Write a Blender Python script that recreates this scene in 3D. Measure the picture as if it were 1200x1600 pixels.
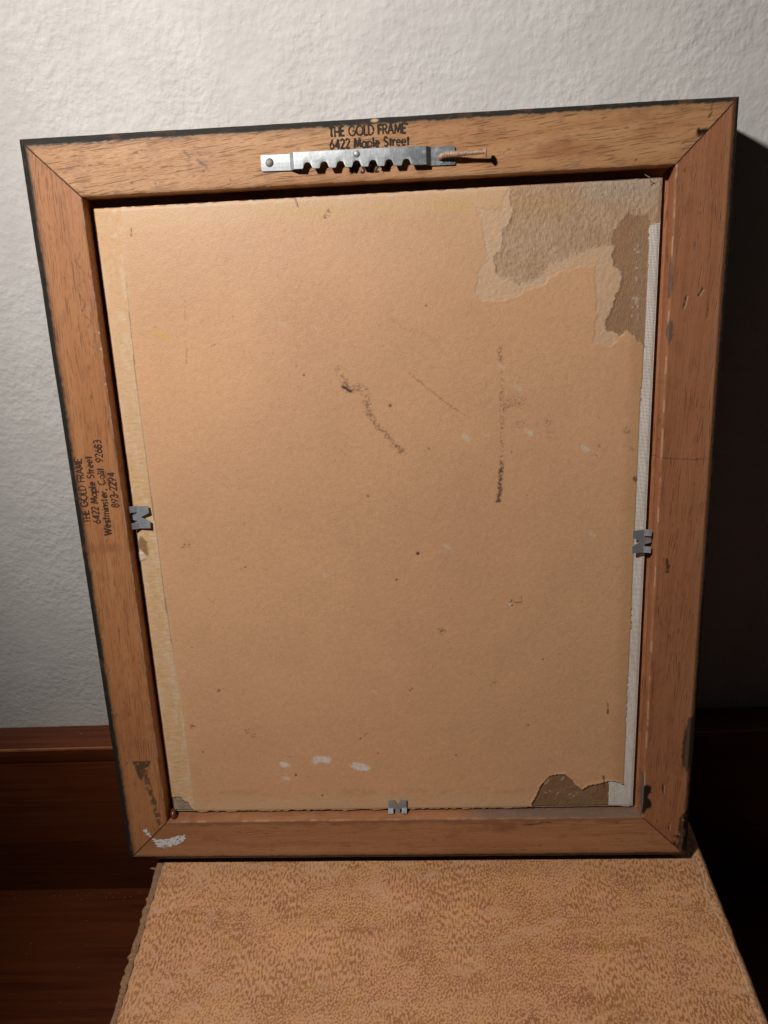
import bpy, bmesh, math
import numpy as np
from mathutils import Matrix, Vector

# ------------------------------------------------------------------ camera, lamp, exposure
scene = bpy.context.scene
for o in list(bpy.data.objects):
    bpy.data.objects.remove(o)
C = scene.collection
MM = 0.001

cam_data = bpy.data.cameras.new('camera')
cam = bpy.data.objects.new('camera', cam_data)
C.objects.link(cam)
cam.matrix_world = Matrix(((0.99846311, 0.03850313, 0.03986145, 0.01354064),
                           (0.01370493, 0.52537658, -0.85075944, -0.27850731),
                           (-0.05369917, 0.84999821, 0.52404145, 0.40435398),
                           (0, 0, 0, 1)))
cam_data.sensor_fit = 'VERTICAL'
cam_data.sensor_height = 24.0
cam_data.lens = 24.0 * 1118.11 / 1600.0
cam_data.clip_start = 0.01
cam_data.clip_end = 50
scene.camera = cam
scene.render.resolution_x = 768
scene.render.resolution_y = 1024

world = bpy.data.worlds.new('World')
scene.world = world
world.use_nodes = True
bg = world.node_tree.nodes['Background']
bg.inputs[0].default_value = (0.95, 0.97, 1.0, 1)
bg.inputs[1].default_value = 0.0065                      # dim evening room

# one lamp read from the shadows, out of the picture above left of the frame
lamp_data = bpy.data.lights.new('key_lamp', 'SPOT')
lamp_data.energy = 13.9
lamp_data.color = (1.0, 0.95, 0.90)
lamp_data.shadow_soft_size = 0.022
lamp_data.spot_size = math.radians(100)
lamp_data.spot_blend = 1.0  # soft cone added to even the two sides and dim the lower area
lamp = bpy.data.objects.new('key_lamp', lamp_data)
C.objects.link(lamp)
lamp.location = (-0.260, -0.230, 0.688)
lamp.rotation_euler = (Vector((0.084, 0.034, 0.174)) - Vector(lamp.location)).to_track_quat('-Z', 'Y').to_euler()

vs = scene.view_settings
vs.view_transform = 'Standard'
vs.look = 'None'
vs.exposure = 0.0
vs.gamma = 1.0
vs.use_curve_mapping = False

# ------------------------------------------------------------------ measured outlines (mm on the frame)
FEAT = {
 'tear_outer': [(227.85,367.06),(228.24,364.81),(229.04,358.05),(230.8,354.2),(228.23,349.02),(224.59,346.91),(224.97,341.52),(224.14,336.93),(220.87,334.76),(222.07,329.24),(224.09,324.43),(229.84,323.37),(233.13,320.85),(239.69,322.13),(245.38,325.01),(246.98,328.07),(254.24,331.62),(260.67,333.64),(268.66,336.35),(275.07,336.81),(279.09,336.62),(277.62,332.84),(278.58,328.15),(281.93,324.87),(282.48,320.94),(281.0,317.07),(279.13,312.41),(278.47,307.66),(275.35,302.98),(275.91,298.1),(280.54,295.47),(282.22,294.58),(286.21,298.06),(288.76,295.92),(291.39,292.15),(294.82,289.14),(296.48,289.07),(308.03,288.58),(303.85,366.11)],
 'tear_smooth': [(284.52,351.15),(288.12,350.22),(291.35,348.94),(293.66,350.32),(295.06,345.74),(295.09,336.61),(294.93,322.71),(295.5,292.38),(294.84,288.73),(291.39,292.15),(288.76,295.92),(286.21,298.06),(282.22,294.58),(280.54,295.47),(275.91,298.1),(275.35,302.98),(278.47,307.66),(279.13,312.41),(281.0,317.07),(282.48,320.94),(281.93,324.87),(278.58,328.15),(277.62,332.84),(277.33,341.29),(281.13,346.42)],
 'halo': [(227.85,367.06),(225.02,355.99),(213.76,356.18),(215.28,347.36),(218.02,335.67),(213.44,328.07),(212.11,320.23),(213.29,315.39),(224.88,314.46),(235.61,316.77),(243.81,319.57),(251.1,324.75),(260.81,327.03),(268.9,327.82),(270.21,315.99),(271.5,307.97),(270.01,302.41),(269.85,293.48),(274.1,289.86),(279.06,290.47),(282.65,294.15),(286.19,298.47),(307.51,298.34),(303.85,366.11)],
 'canvas_right': [(294.7,345.0),(299.38,346.43),(304.22,359.29),(322.19,26.35),(285.92,27.69),(285.69,45.95),(293.78,43.14),(294.09,44.56),(293.63,102.6),(294.15,133.34),(294.0,252.02),(294.48,287.62),(295.09,292.4),(294.93,322.71)],
 'tear_low': [(242.38,26.54),(241.61,31.29),(243.79,35.55),(247.03,43.59),(252.08,49.83),(260.09,50.97),(263.81,47.13),(266.08,43.72),(270.55,39.85),(274.13,42.76),(281.36,44.76),(286.05,45.94),(290.06,45.46),(293.77,43.3),(300.2,45.73),(301.15,22.76),(242.4,23.51)],
 'left_line': [(41.63,366.28),(41.87,361.07),(40.03,322.57),(39.23,287.96),(39.01,255.17),(39.5,199.57),(39.91,155.13),(41.71,91.82),(41.33,41.04),(40.79,25.65)],
 'chip': [(27.5,37.45),(30.7,38.28),(33.83,38.53),(34.59,36.18),(38.04,34.67),(38.74,31.72),(40.62,29.94),(40.81,26.98),(26.24,26.88)],
 'scuff_a': [(143.81,283.95),(146.44,277.16),(147.81,274.41),(153.14,274.64),(155.37,273.81),(156.89,267.73),(157.12,263.18),(160.62,256.18),(165.04,252.17),(169.39,245.83),(173.85,241.78)],
 'scuff_a_dark': [(144.86,276.03),(148.67,273.48)],
 'scuff_b': [(179.07,281.02),(187.11,274.01),(195.95,266.48),(206.38,258.98)],
 'scuff_c': [(170.43,308.23),(177.64,303.62),(186.4,300.37),(192.93,295.77)],
 'scuff_d': [(223.85,291.56),(225.27,273.95),(224.77,259.02),(224.87,243.76),(224.36,228.2),(223.07,213.95)],
 'scuff_d_dark': [(224.68,232.9),(223.07,213.95)],
 'scuff_blobs': [(228.98,264.12),(234.25,253.35),(247.76,254.35),(249.35,247.44),(214.84,274.37),(233.47,264.69)],
 'dots': [(168.66,265.45),(179.93,186.35),(188.11,313.53),(229.73,155.48),(122.04,287.08),(125.51,282.48),(168.01,171.83),(272.95,235.8),(187.42,242.52),(154.94,218.68),(86.19,181.43),(50.86,68.76),(239.09,82.63),(246.92,123.08),(104.28,52.59),(118.84,38.62),(51.73,134.8),(197.93,64.1),(153.0,66.13)],
 'white_scuffs': [(238.34,249.39),(206.96,247.82),(266.81,239.89),(195.77,189.52),(271.81,194.54),(232.71,272.17),(224.55,282.8),(216.09,248.7),(116.83,307.72),(128.52,176.4),(152.99,105.27),(190.05,72.52)],
 'squiggle': [(228.93,155.5),(229.89,158.58),(232.14,156.8),(235.02,157.06),(235.01,160.16)],
 'cluster': [(81.22,78.67),(78.16,82.04),(146.17,77.87),(143.51,76.27),(172.89,106.42),(190.64,141.66),(191.67,140.49),(142.46,358.39),(141.7,356.14),(52.87,192.64),(54.87,194.75),(177.18,10.7),(219.44,108.16),(63.49,107.21),(46.27,85.54)],
 'ticks': [(46.2,355.62),(45.78,352.42),(127.26,365.71),(128.5,361.66),(283.35,95.34),(283.56,88.98),(282.31,49.36),(283.3,40.93),(67.2,297.92),(65.87,289.1),(69.17,321.1),(67.81,311.94),(259.17,62.22),(260.51,67.96)],
 'smudge': [(292.48,223.42),(287.3,248.39),(289.91,239.13),(273.76,241.38)],
 'yellow': [(55.0,305.66),(52.22,307.03),(56.73,303.71),(45.2,279.98),(219.44,108.16)],
 'dabs': [(98.77,59.49),(98.42,50.12),(120.37,62.08),(142.54,57.5)],
 'flakes': [(250.3,46.07),(259.28,47.37),(249.66,38.2),(252.45,38.84),(256.3,37.25),(263.65,36.8),(266.02,35.92),(267.82,37.51)],
 'bumpy_line': [(288.19,339.24),(289.65,333.04),(289.54,326.08),(289.44,319.05),(289.7,308.75),(289.8,300.73)],
 'stain_left': [(11.56,68.12),(22.46,67.93),(20.91,64.61),(18.12,63.4),(15.47,54.56),(13.9,57.13)],
 'stain_left_trail': [(15.96,64.27),(18.87,63.38),(19.95,57.04),(21.27,46.37),(22.61,35.56),(24.23,26.82),(20.88,24.66),(19.33,36.91),(17.74,48.56)],
 'white_left': [(11.29,22.14),(14.88,22.98),(15.59,19.43),(16.42,16.76),(13.55,18.57)],
 'white_bottom': [(16.64,15.43),(20.18,15.83),(25.98,15.77),(31.21,17.48),(36.32,18.31),(37.17,15.65),(34.56,13.01),(29.22,10.39),(22.47,9.12),(18.75,10.5)],
 'top_marks': [(78.21,386.87),(84.44,386.0),(86.04,381.28),(86.29,377.98),(81.56,376.29),(98.57,373.76),(51.24,384.46),(58.45,388.46),(63.0,373.92),(225.34,378.6),(284.83,372.55),(304.53,392.23),(284.06,370.45)],
 'top_streak': [(83.81,383.04),(88.27,379.52)],
 'corner_hole': [(312.0,383.87),(316.46,383.85),(316.87,383.17),(314.73,381.54),(312.9,380.77),(311.88,382.13)],
 'corner_staple': [(305.5,378.53),(307.36,378.96),(311.62,378.74)],
 'corner_squiggle': [(318.09,394.32),(317.33,391.79),(317.85,390.91),(316.62,388.39)],
 'brown_stain_top': [(310.81,376.49),(291.94,385.38),(259.45,376.54),(249.33,379.21)],
 'right_stain': [(302.34,334.38),(304.01,325.23),(304.51,316.01),(303.2,311.66),(302.25,313.8),(302.24,323.02)],
 'right_stain2': [(303.65,303.21),(305.71,298.39),(305.43,292.44),(303.8,288.91),(302.88,294.94)],
 'right_gouge': [(306.94,181.47),(309.77,181.81),(310.65,177.43),(310.62,173.48),(308.57,173.54),(308.8,177.05)],
 'right_crack': [(302.26,234.64),(311.72,233.97),(319.6,233.35),(328.05,233.37)],
 'right_dark': [(325.29,90.22),(323.22,78.47),(322.86,66.5),(323.96,59.61),(326.3,55.51),(331.6,66.35),(330.11,90.13)],
 'corner_blob': [(303.06,46.98),(305.15,48.05),(307.08,47.2),(307.53,42.78),(305.94,41.14),(305.05,39.77),(308.03,37.22),(308.24,32.76),(305.4,32.23),(304.12,28.6),(302.69,28.62),(301.78,32.84),(302.21,39.53),(302.06,42.86)],
 'corner_black': [(325.08,29.73),(328.83,30.8),(330.56,1.75),(328.07,2.93),(322.97,7.6),(320.88,10.5),(323.71,11.61),(321.18,13.93),(324.52,14.47),(323.72,20.16),(324.74,27.49)],
 'slits': [(313.77,47.65),(314.01,42.96),(318.56,22.49),(318.34,18.52),(310.04,306.45),(311.2,312.23),(318.45,314.79),(316.85,311.97)],
 'chips_left': [(25.46,307.6),(25.64,299.87),(25.6,290.49),(25.78,282.57),(24.84,266.53)],
 'edge_chip': [(166.99,395.53)],
 'grey_wall': [(301.5,54.69),(303.16,32.98)],
 'grey_bottom': [(209.24,26.54),(304.13,27.46)],
 'hanger': [(113.71,383.41),(114.0,376.45),(203.26,382.59),(203.11,374.55)],
 'hanger_bend': [(128.29,379.25),(190.91,378.69)],
 'notch': [(135.58,377.11),(143.27,376.98),(150.8,376.86),(158.16,376.75),(165.65,376.63),(172.98,376.51),(180.88,376.37)],
 'rivet': [(158.37,380.77)],
 'nails': [(117.7,379.97),(196.72,377.47),(216.53,378.31)],
 'clips': [(33.21,211.35),(296.7,189.8),(163.15,31.87)],
 'glue': [(30.48,28.63)],
 'stamp_top': [(146.14,389.61),(181.91,389.43),(146.11,384.38),(182.61,384.33),(144.9,379.31),(183.89,379.16),(154.08,373.66),(174.85,373.68)],
 'stamp_left': [(7.85,211.09),(7.92,246.05),(13.14,210.56),(13.52,246.18),(18.08,203.89),(19.42,254.28),(24.3,218.91),(24.32,237.38)],
 'scrap': [(30.58,201.47),(33.89,197.46),(33.56,188.81),(29.57,193.66),(26.8,192.96)],
 'scrap_pale': [(26.74,192.57),(31.51,190.84),(32.64,187.64),(28.6,186.18),(26.74,186.63)],
 'fibre': [(290.22,366.78),(292.7,365.52),(294.13,363.95)],
}
FW, FH, RAIL, TIP, DEPTH = 330.0, 396.725, 26.81, 2.02, 28.0
PANEL_W = -7.0

# ------------------------------------------------------------------ numeric helpers
def vn(x, y, seed):
    r = np.random.default_rng(seed).random((256, 256)).astype(np.float32)
    x = np.asarray(x, np.float64); y = np.asarray(y, np.float64)
    xi = np.floor(x).astype(np.int64); yi = np.floor(y).astype(np.int64)
    fx = x - xi; fy = y - yi
    fx = fx * fx * (3 - 2 * fx); fy = fy * fy * (3 - 2 * fy)
    a = r[yi & 255, xi & 255]; b = r[yi & 255, (xi + 1) & 255]
    c = r[(yi + 1) & 255, xi & 255]; d = r[(yi + 1) & 255, (xi + 1) & 255]
    return (a + (b - a) * fx) * (1 - fy) + (c + (d - c) * fx) * fy

def fbm(x, y, seed, octv=4):
    s = 0; a = 0.5; t = 0
    for i in range(octv):
        s = s + a * vn(x * 2 ** i + 17.3 * i, y * 2 ** i - 9.1 * i, seed + i); t += a; a *= 0.5
    return s / t

def smooth(e0, e1, x):
    t = np.clip((x - e0) / (e1 - e0), 0, 1)
    return t * t * (3 - 2 * t)

def seg_dist(path, U, V, closed=False):
    best = np.full(U.shape, 1e9); tt = np.zeros(U.shape)
    n = len(path); m = n if closed else n - 1
    for i in range(m):
        ax, ay = path[i]; bx, by = path[(i + 1) % n]
        dx, dy = bx - ax, by - ay
        L = dx * dx + dy * dy + 1e-12
        t = np.clip(((U - ax) * dx + (V - ay) * dy) / L, 0, 1)
        d = np.hypot(U - ax - t * dx, V - ay - t * dy)
        k = d < best
        best = np.where(k, d, best); tt = np.where(k, (i + t) / m, tt)
    return best, tt

def sdf(poly, U, V, margin=12.0):
    """negative inside"""
    out = np.full(U.shape, 1e3)
    p = np.array(poly)
    sel = (U > p[:, 0].min() - margin) & (U < p[:, 0].max() + margin) & (V > p[:, 1].min() - margin) & (V < p[:, 1].max() + margin)
    if not sel.any():
        return out
    u = U[sel]; v = V[sel]
    d, _ = seg_dist(poly, u, v, True)
    ins = np.zeros(u.shape, bool)
    n = len(poly)
    for i in range(n):
        ax, ay = poly[i]; bx, by = poly[(i + 1) % n]
        if ay == by:
            continue
        c = ((ay > v) != (by > v)) & (u < (bx - ax) * (v - ay) / (by - ay) + ax)
        ins ^= c
    out[sel] = np.where(ins, -d, d)
    return out

def box_sel(pts, U, V, m):
    p = np.array(pts)
    return (U > p[:, 0].min() - m) & (U < p[:, 0].max() + m) & (V > p[:, 1].min() - m) & (V < p[:, 1].max() + m)

# ------------------------------------------------------------------ mesh helpers
def link(name, me, mat, parent=None):
    o = bpy.data.objects.new(name, me)
    C.objects.link(o)
    if mat is not None:
        me.materials.append(mat)
    if parent is not None:
        o.parent = parent
    return o

def mesh_np(name, verts, quads, mat, parent=None, tint=None, smooth_shade=True, extra=()):
    verts = np.asarray(verts, np.float32); quads = np.asarray(quads, np.int32)
    me = bpy.data.meshes.new(name)
    nq = len(quads)
    loops = list(extra)
    le = sum(len(e) for e in loops)
    me.vertices.add(len(verts)); me.vertices.foreach_set('co', (verts * MM).ravel())
    me.loops.add(nq * 4 + le)
    li = quads.ravel()
    starts = np.arange(nq, dtype=np.int32) * 4
    totals = np.full(nq, 4, np.int32)
    if loops:
        li = np.concatenate([li] + [np.asarray(e, np.int32) for e in loops])
        s0 = nq * 4
        for e in loops:
            starts = np.append(starts, np.int32(s0)); totals = np.append(totals, np.int32(len(e))); s0 += len(e)
    me.loops.foreach_set('vertex_index', li.astype(np.int32))
    me.polygons.add(len(starts))
    me.polygons.foreach_set('loop_start', starts.astype(np.int32))
    me.polygons.foreach_set('loop_total', totals.astype(np.int32))
    me.update(calc_edges=True)
    me.polygons.foreach_set('use_smooth', np.full(len(starts), smooth_shade))
    if tint is not None:
        for an, arr in tint.items():
            if arr.ndim == 2:
                a = me.attributes.new(an, 'FLOAT_COLOR', 'POINT')
                c4 = np.ones((len(verts), 4), np.float32); c4[:, :arr.shape[1]] = arr
                a.data.foreach_set('color', c4.ravel())
            else:
                a = me.attributes.new(an, 'FLOAT', 'POINT')
                a.data.foreach_set('value', arr.astype(np.float32))
    me.validate()
    return link(name, me, mat, parent)

def grid_quads(ny, nx):
    i = np.arange(ny * nx).reshape(ny, nx)
    return np.stack([i[:-1, :-1], i[:-1, 1:], i[1:, 1:], i[1:, :-1]], -1).reshape(-1, 4)

def bm_obj(name, bm, mat, parent=None, smooth_shade=False, bevel=0.0, seg=2):
    me = bpy.data.meshes.new(name)
    if bevel:
        bmesh.ops.bevel(bm, geom=list(bm.edges), offset=bevel * MM, segments=seg, profile=0.5, affect='EDGES')
    bmesh.ops.recalc_face_normals(bm, faces=bm.faces)
    bm.to_mesh(me); bm.free()
    if smooth_shade:
        me.polygons.foreach_set('use_smooth', np.full(len(me.polygons), True))
    return link(name, me, mat, parent)

def bm_box(bm, lo, hi):
    vs_ = [bm.verts.new((x * MM, y * MM, z * MM)) for x in (lo[0], hi[0]) for y in (lo[1], hi[1]) for z in (lo[2], hi[2])]
    for f in ((0, 1, 3, 2), (4, 6, 7, 5), (0, 4, 5, 1), (2, 3, 7, 6), (0, 2, 6, 4), (1, 5, 7, 3)):
        bm.faces.new([vs_[k] for k in f])

def bm_tube(bm, pts, radii, n=12, cap=True):
    pts = [Vector(p) for p in pts]
    rings = []
    for i, p in enumerate(pts):
        t = (pts[min(i + 1, len(pts) - 1)] - pts[max(i - 1, 0)]).normalized()
        a = t.cross(Vector((0, 0, 1)))
        if a.length < 1e-4:
            a = Vector((1, 0, 0))
        a.normalize(); b = t.cross(a)
        rings.append([bm.verts.new((p + (a * math.cos(2 * math.pi * k / n) + b * math.sin(2 * math.pi * k / n)) * radii[i]) * MM) for k in range(n)])
    for r0, r1 in zip(rings, rings[1:]):
        for k in range(n):
            bm.faces.new((r0[k], r0[(k + 1) % n], r1[(k + 1) % n], r1[k]))
    if cap:
        bm.faces.new(rings[0][::-1]); bm.faces.new(rings[-1])

def empty(name, matrix, label, cat, group=None):
    o = bpy.data.objects.new(name, None)
    o.empty_display_size = 0.02
    C.objects.link(o)
    o.matrix_world = matrix
    o['label'] = label; o['category'] = cat
    if group:
        o['group'] = group
    return o

# ------------------------------------------------------------------ materials
class NT:
    def __init__(s, name):
        s.m = bpy.data.materials.new(name); s.m.use_nodes = True
        s.t = s.m.node_tree; s.b = s.t.nodes['Principled BSDF']
        s.co = s.t.nodes.new('ShaderNodeTexCoord').outputs['Object']
    def n(s, typ, **kw):
        nd = s.t.nodes.new(typ)
        for k, v in kw.items():
            setattr(nd, k, v)
        return nd
    def set(s, sock, v):
        if hasattr(v, 'is_output') or isinstance(v, bpy.types.NodeSocket):
            s.t.links.new(v, sock)
        else:
            sock.default_value = v
    def mapping(s, scale, rot=(0, 0, 0), loc=(0, 0, 0), src=None):
        m = s.n('ShaderNodeMapping'); s.set(m.inputs['Vector'], src or s.co)
        m.inputs['Scale'].default_value = scale; m.inputs['Rotation'].default_value = rot; m.inputs['Location'].default_value = loc
        return m.outputs[0]
    def noise(s, vec, scale=1.0, detail=3.0, rough=0.55, dist=0.0):
        n = s.n('ShaderNodeTexNoise'); s.set(n.inputs['Vector'], vec)
        n.inputs['Scale'].default_value = scale; n.inputs['Detail'].default_value = detail
        n.inputs['Roughness'].default_value = rough; n.inputs['Distortion'].default_value = dist
        return n.outputs['Fac']
    def voro(s, vec, scale=1.0, feature='F1'):
        n = s.n('ShaderNodeTexVoronoi'); n.feature = feature; s.set(n.inputs['Vector'], vec); n.inputs['Scale'].default_value = scale
        return n.outputs['Distance']
    def ramp(s, fac, a, b, lo=0.0, hi=1.0):
        n = s.n('ShaderNodeMapRange'); n.interpolation_type = 'SMOOTHSTEP'
        s.set(n.inputs['Value'], fac)
        n.inputs['From Min'].default_value = a; n.inputs['From Max'].default_value = b
        n.inputs['To Min'].default_value = lo; n.inputs['To Max'].default_value = hi
        return n.outputs[0]
    def math(s, op, a, b=0.0):
        n = s.n('ShaderNodeMath', operation=op); s.set(n.inputs[0], a); s.set(n.inputs[1], b)
        return n.outputs[0]
    def mix(s, fac, a, b, mode='MIX'):
        n = s.n('ShaderNodeMix', data_type='RGBA', blend_type=mode)
        s.set(n.inputs['Factor'], fac)
        for k, v in ((6, a), (7, b)):
            s.set(n.inputs[k], v if not isinstance(v, tuple) else (*v[:3], 1.0))
        return n.outputs[2]
    def attr(s, name, fac=False):
        n = s.n('ShaderNodeAttribute'); n.attribute_name = name
        return n.outputs['Fac'] if fac else n.outputs['Color']
    def attr_a(s, name):
        n = s.n('ShaderNodeAttribute'); n.attribute_name = name
        return n.outputs['Alpha']
    def bump(s, h, dist, strength=1.0, prev=None):
        n = s.n('ShaderNodeBump'); s.set(n.inputs['Height'], h)
        n.inputs['Distance'].default_value = dist; n.inputs['Strength'].default_value = strength
        if prev is not None:
            s.set(n.inputs['Normal'], prev)
        return n.outputs[0]
    def out(s, color=None, rough=None, normal=None, metal=None, spec=None, coat=None):
        for k, v in (('Base Color', color), ('Roughness', rough), ('Normal', normal), ('Metallic', metal), ('Specular IOR Level', spec), ('Coat Weight', coat)):
            if v is not None:
                if isinstance(v, tuple):
                    v = (*v[:3], 1.0)
                s.set(s.b.inputs[k], v)
        return s.m

def mat_wall():
    s = NT('plaster_wall')
    a = s.noise(s.mapping((215, 215, 215)), 1.0, 3.0, 0.5, 0.0)
    b = s.noise(s.mapping((520, 520, 420)), 1.0, 3.0, 0.55, 0.0)
    c = s.noise(s.mapping((40, 40, 40)), 1.0, 2.0)
    blobs = s.ramp(a, 0.30, 0.74)
    h = s.math('ADD', blobs, s.math('MULTIPLY', b, 0.35))
    amp = s.ramp(s.noise(s.mapping((22, 22, 22), (0, 0, 0), (5, 2, 1)), 1.0, 2.0), 0.3, 0.7, 0.55, 1.15)
    nb = s.bump(s.math('MULTIPLY', h, amp), 0.0007, 0.40)
    col = s.mix(s.ramp(c, 0.3, 0.7), (0.75, 0.725, 0.695), (0.81, 0.785, 0.755))
    return s.out(col, 0.75, nb, spec=0.3)

def mat_wood(name, base, dark, light, axis, tilt=0.0, seed=0.0, poremix=0.75):
    """raw lauan-like moulding wood, grain along axis 'x' or 'y' of the frame"""
    s = NT(name)
    rot = (0, 0, tilt if axis == 'x' else math.pi / 2 + tilt)
    v = s.mapping((1, 1, 1), rot, (seed, seed * 0.37, 0))
    warp = s.noise(s.mapping((18, 60, 20), src=v), 1.0, 2.0)
    vw = s.n('ShaderNodeVectorMath', operation='ADD'); s.set(vw.inputs[0], v)
    cmb = s.n('ShaderNodeCombineXYZ'); s.set(cmb.inputs[1], s.math('MULTIPLY', s.math('SUBTRACT', warp, 0.5), 0.006))
    s.set(vw.inputs[1], cmb.outputs[0]); v2 = vw.outputs[0]
    fig = s.noise(s.mapping((14, 190, 60), src=v2), 1.0, 4.0, 0.6)
    broad = s.noise(s.mapping((12, 25, 20), src=v), 1.0, 2.0)
    pores = s.noise(s.mapping((70, 1700, 300), src=v2), 1.0, 1.5, 0.5)
    pores2 = s.noise(s.mapping((150, 2600, 500), src=v2), 1.0, 1.0, 0.5)
    patch = s.noise(s.mapping((22, 70, 20), (0, 0, 0), (3, 1, 0), src=v), 1.0, 2.0)
    fine = s.noise(s.mapping((400, 2600, 900), src=v2), 1.0, 2.0, 0.6)
    col = s.mix(s.ramp(fig, 0.32, 0.68), base, light)
    col = s.mix(s.math('MULTIPLY', s.ramp(broad, 0.45, 0.75), 0.45), col, dark)
    pm = s.math('MULTIPLY', s.ramp(pores, 0.60, 0.68), s.ramp(patch, 0.35, 0.6, 0.25, 1.0))
    pm2 = s.math('MULTIPLY', s.ramp(pores2, 0.64, 0.72), 0.5)
    pall = s.math('MAXIMUM', pm, pm2)
    col = s.mix(s.math('MULTIPLY', pall, poremix), col, tuple(0.42 * c for c in dark))
    lines = s.noise(s.mapping((7, 900, 200), src=v2), 1.0, 3.0, 0.65)
    col = s.mix(s.ramp(lines, 0.50, 0.72, 0.0, 0.42), col, tuple(0.75 * c for c in dark))
    col = s.mix(s.ramp(fine, 0.3, 0.7, 0.0, 0.22), col, tuple(0.6 * c for c in base))
    long_ = s.noise(s.mapping((28, 1500, 260), (0, 0, 0), (2.2, 4.1, 0), src=v2), 1.0, 1.0, 0.4)
    lm = s.math('MULTIPLY', s.ramp(long_, 0.66, 0.73), s.ramp(patch, 0.40, 0.62, 0.1, 1.0))
    col = s.mix(s.math('MULTIPLY', lm, min(1.0, poremix * 1.25)), col, tuple(0.38 * c for c in dark))
    col = s.mix(s.attr_a('mark'), col, s.attr('mark'))
    h = s.math('SUBTRACT', s.math('MULTIPLY', fine, 0.25), pall)
    nb = s.bump(h, 0.00022, 0.8)
    return s.out(col, s.ramp(fine, 0.2, 0.8, 0.42, 0.62), nb, spec=0.35)

def mat_tint(name, rough=0.8, fleck=0.35, relief=0.00008, scale=1600, spec=0.25, stretch=(1, 1, 1)):
    s = NT(name)
    a = s.noise(s.mapping(tuple(scale * k for k in stretch)), 1.0, 3.0, 0.65)
    b = s.noise(s.mapping((scale * 0.28,) * 3), 1.0, 3.0, 0.6)
    fl = s.noise(s.mapping((900, 2400, 900), (0, 0, 0.6)), 1.0, 1.0)
    col = s.mix(s.ramp(a, 0.3, 0.75, 0.0, fleck), s.attr('tint'), s.mix(1.0, s.attr('tint'), (0.55, 0.47, 0.40), 'MULTIPLY'))
    col = s.mix(s.ramp(b, 0.62, 0.74, 0.0, fleck * 0.5), col, s.mix(1.0, s.attr('tint'), (0.62, 0.52, 0.42), 'MULTIPLY'))
    col = s.mix(s.ramp(fl, 0.70, 0.76, 0.0, min(1.0, fleck * 2.2)), col, s.mix(1.0, s.attr('tint'), (0.45, 0.35, 0.28), 'MULTIPLY'))
    h = s.math('ADD', a, s.math('MULTIPLY', b, 1.2))
    return s.out(col, rough, s.bump(h, relief, 1.0), spec=spec)

def mat_canvas():
    s = NT('primed_canvas_weave')
    sep = s.n('ShaderNodeSeparateXYZ'); s.set(sep.inputs[0], s.co)
    jit = s.noise(s.mapping((500, 500, 500)), 1.0, 2.0)
    k = 2 * math.pi / 0.00066
    wu = s.math('SINE', s.math('ADD', s.math('MULTIPLY', sep.outputs[0], k), s.math('MULTIPLY', jit, 3.0)))
    wv = s.math('SINE', s.math('ADD', s.math('MULTIPLY', sep.outputs[1], k * 0.93), s.math('MULTIPLY', jit, 3.0)))
    weave = s.math('MAXIMUM', wu, wv)
    gaps = s.ramp(weave, -0.55, 0.35)
    col = s.mix(gaps, (0.64, 0.58, 0.50), s.attr('tint'))
    dirt = s.noise(s.mapping((60, 30, 60)), 1.0, 3.0)
    col = s.mix(s.ramp(dirt, 0.55, 0.75, 0, 0.22), col, (0.56, 0.46, 0.34))
    return s.out(col, 0.8, s.bump(weave, 0.00012, 1.0), spec=0.2)

def mat_plain(name, col, rough=0.6, metal=0.0, var=0.25, scale=800, relief=0.00005, spec=0.4):
    s = NT(name)
    a = s.noise(s.mapping((scale,) * 3), 1.0, 3.0, 0.6)
    c = s.mix(s.ramp(a, 0.3, 0.7, 0, 1), col, tuple(x * (1 - var) for x in col))
    return s.out(c, rough, s.bump(a, relief, 0.8), metal, spec)

def mat_steel(name, col=(0.50, 0.53, 0.55), dirt=0.5, patina=False):
    s = NT(name)
    a = s.noise(s.mapping((120, 260, 260)), 1.0, 4.0, 0.6)
    b = s.noise(s.mapping((1500, 300, 900)), 1.0, 3.0, 0.6)
    st = s.noise(s.mapping((70, 90, 70), (0, 0, 0), (1.3, 0.2, 0)), 1.0, 3.0, 0.65)
    c = s.mix(s.ramp(a, 0.3, 0.7), col, tuple(x * 0.80 for x in col))
    c = s.mix(s.ramp(st, 0.56, 0.68, 0, dirt), c, (0.16, 0.17, 0.17))
    if patina:
        sep = s.n('ShaderNodeSeparateXYZ'); s.set(sep.inputs[0], s.co)
        gx_ = s.ramp(sep.outputs[0], 0.166, 0.188)
        pn = s.noise(s.mapping((160, 220, 160), (0, 0, 0), (0.7, 0.1, 0)), 1.0, 4.0, 0.65)
        c = s.mix(s.math('MULTIPLY', gx_, s.ramp(pn, 0.34, 0.58, 0.15, 0.85)), c, (0.15, 0.175, 0.19))
        sp_ = s.noise(s.mapping((900, 900, 900)), 1.0, 2.0, 0.6)
        c = s.mix(s.ramp(sp_, 0.62, 0.72, 0, 0.45), c, (0.30, 0.31, 0.31))
    r = s.ramp(b, 0.2, 0.8, 0.36, 0.55)
    return s.out(c, r, s.bump(b, 0.00004, 0.6), 0.55, 0.5)

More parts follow.
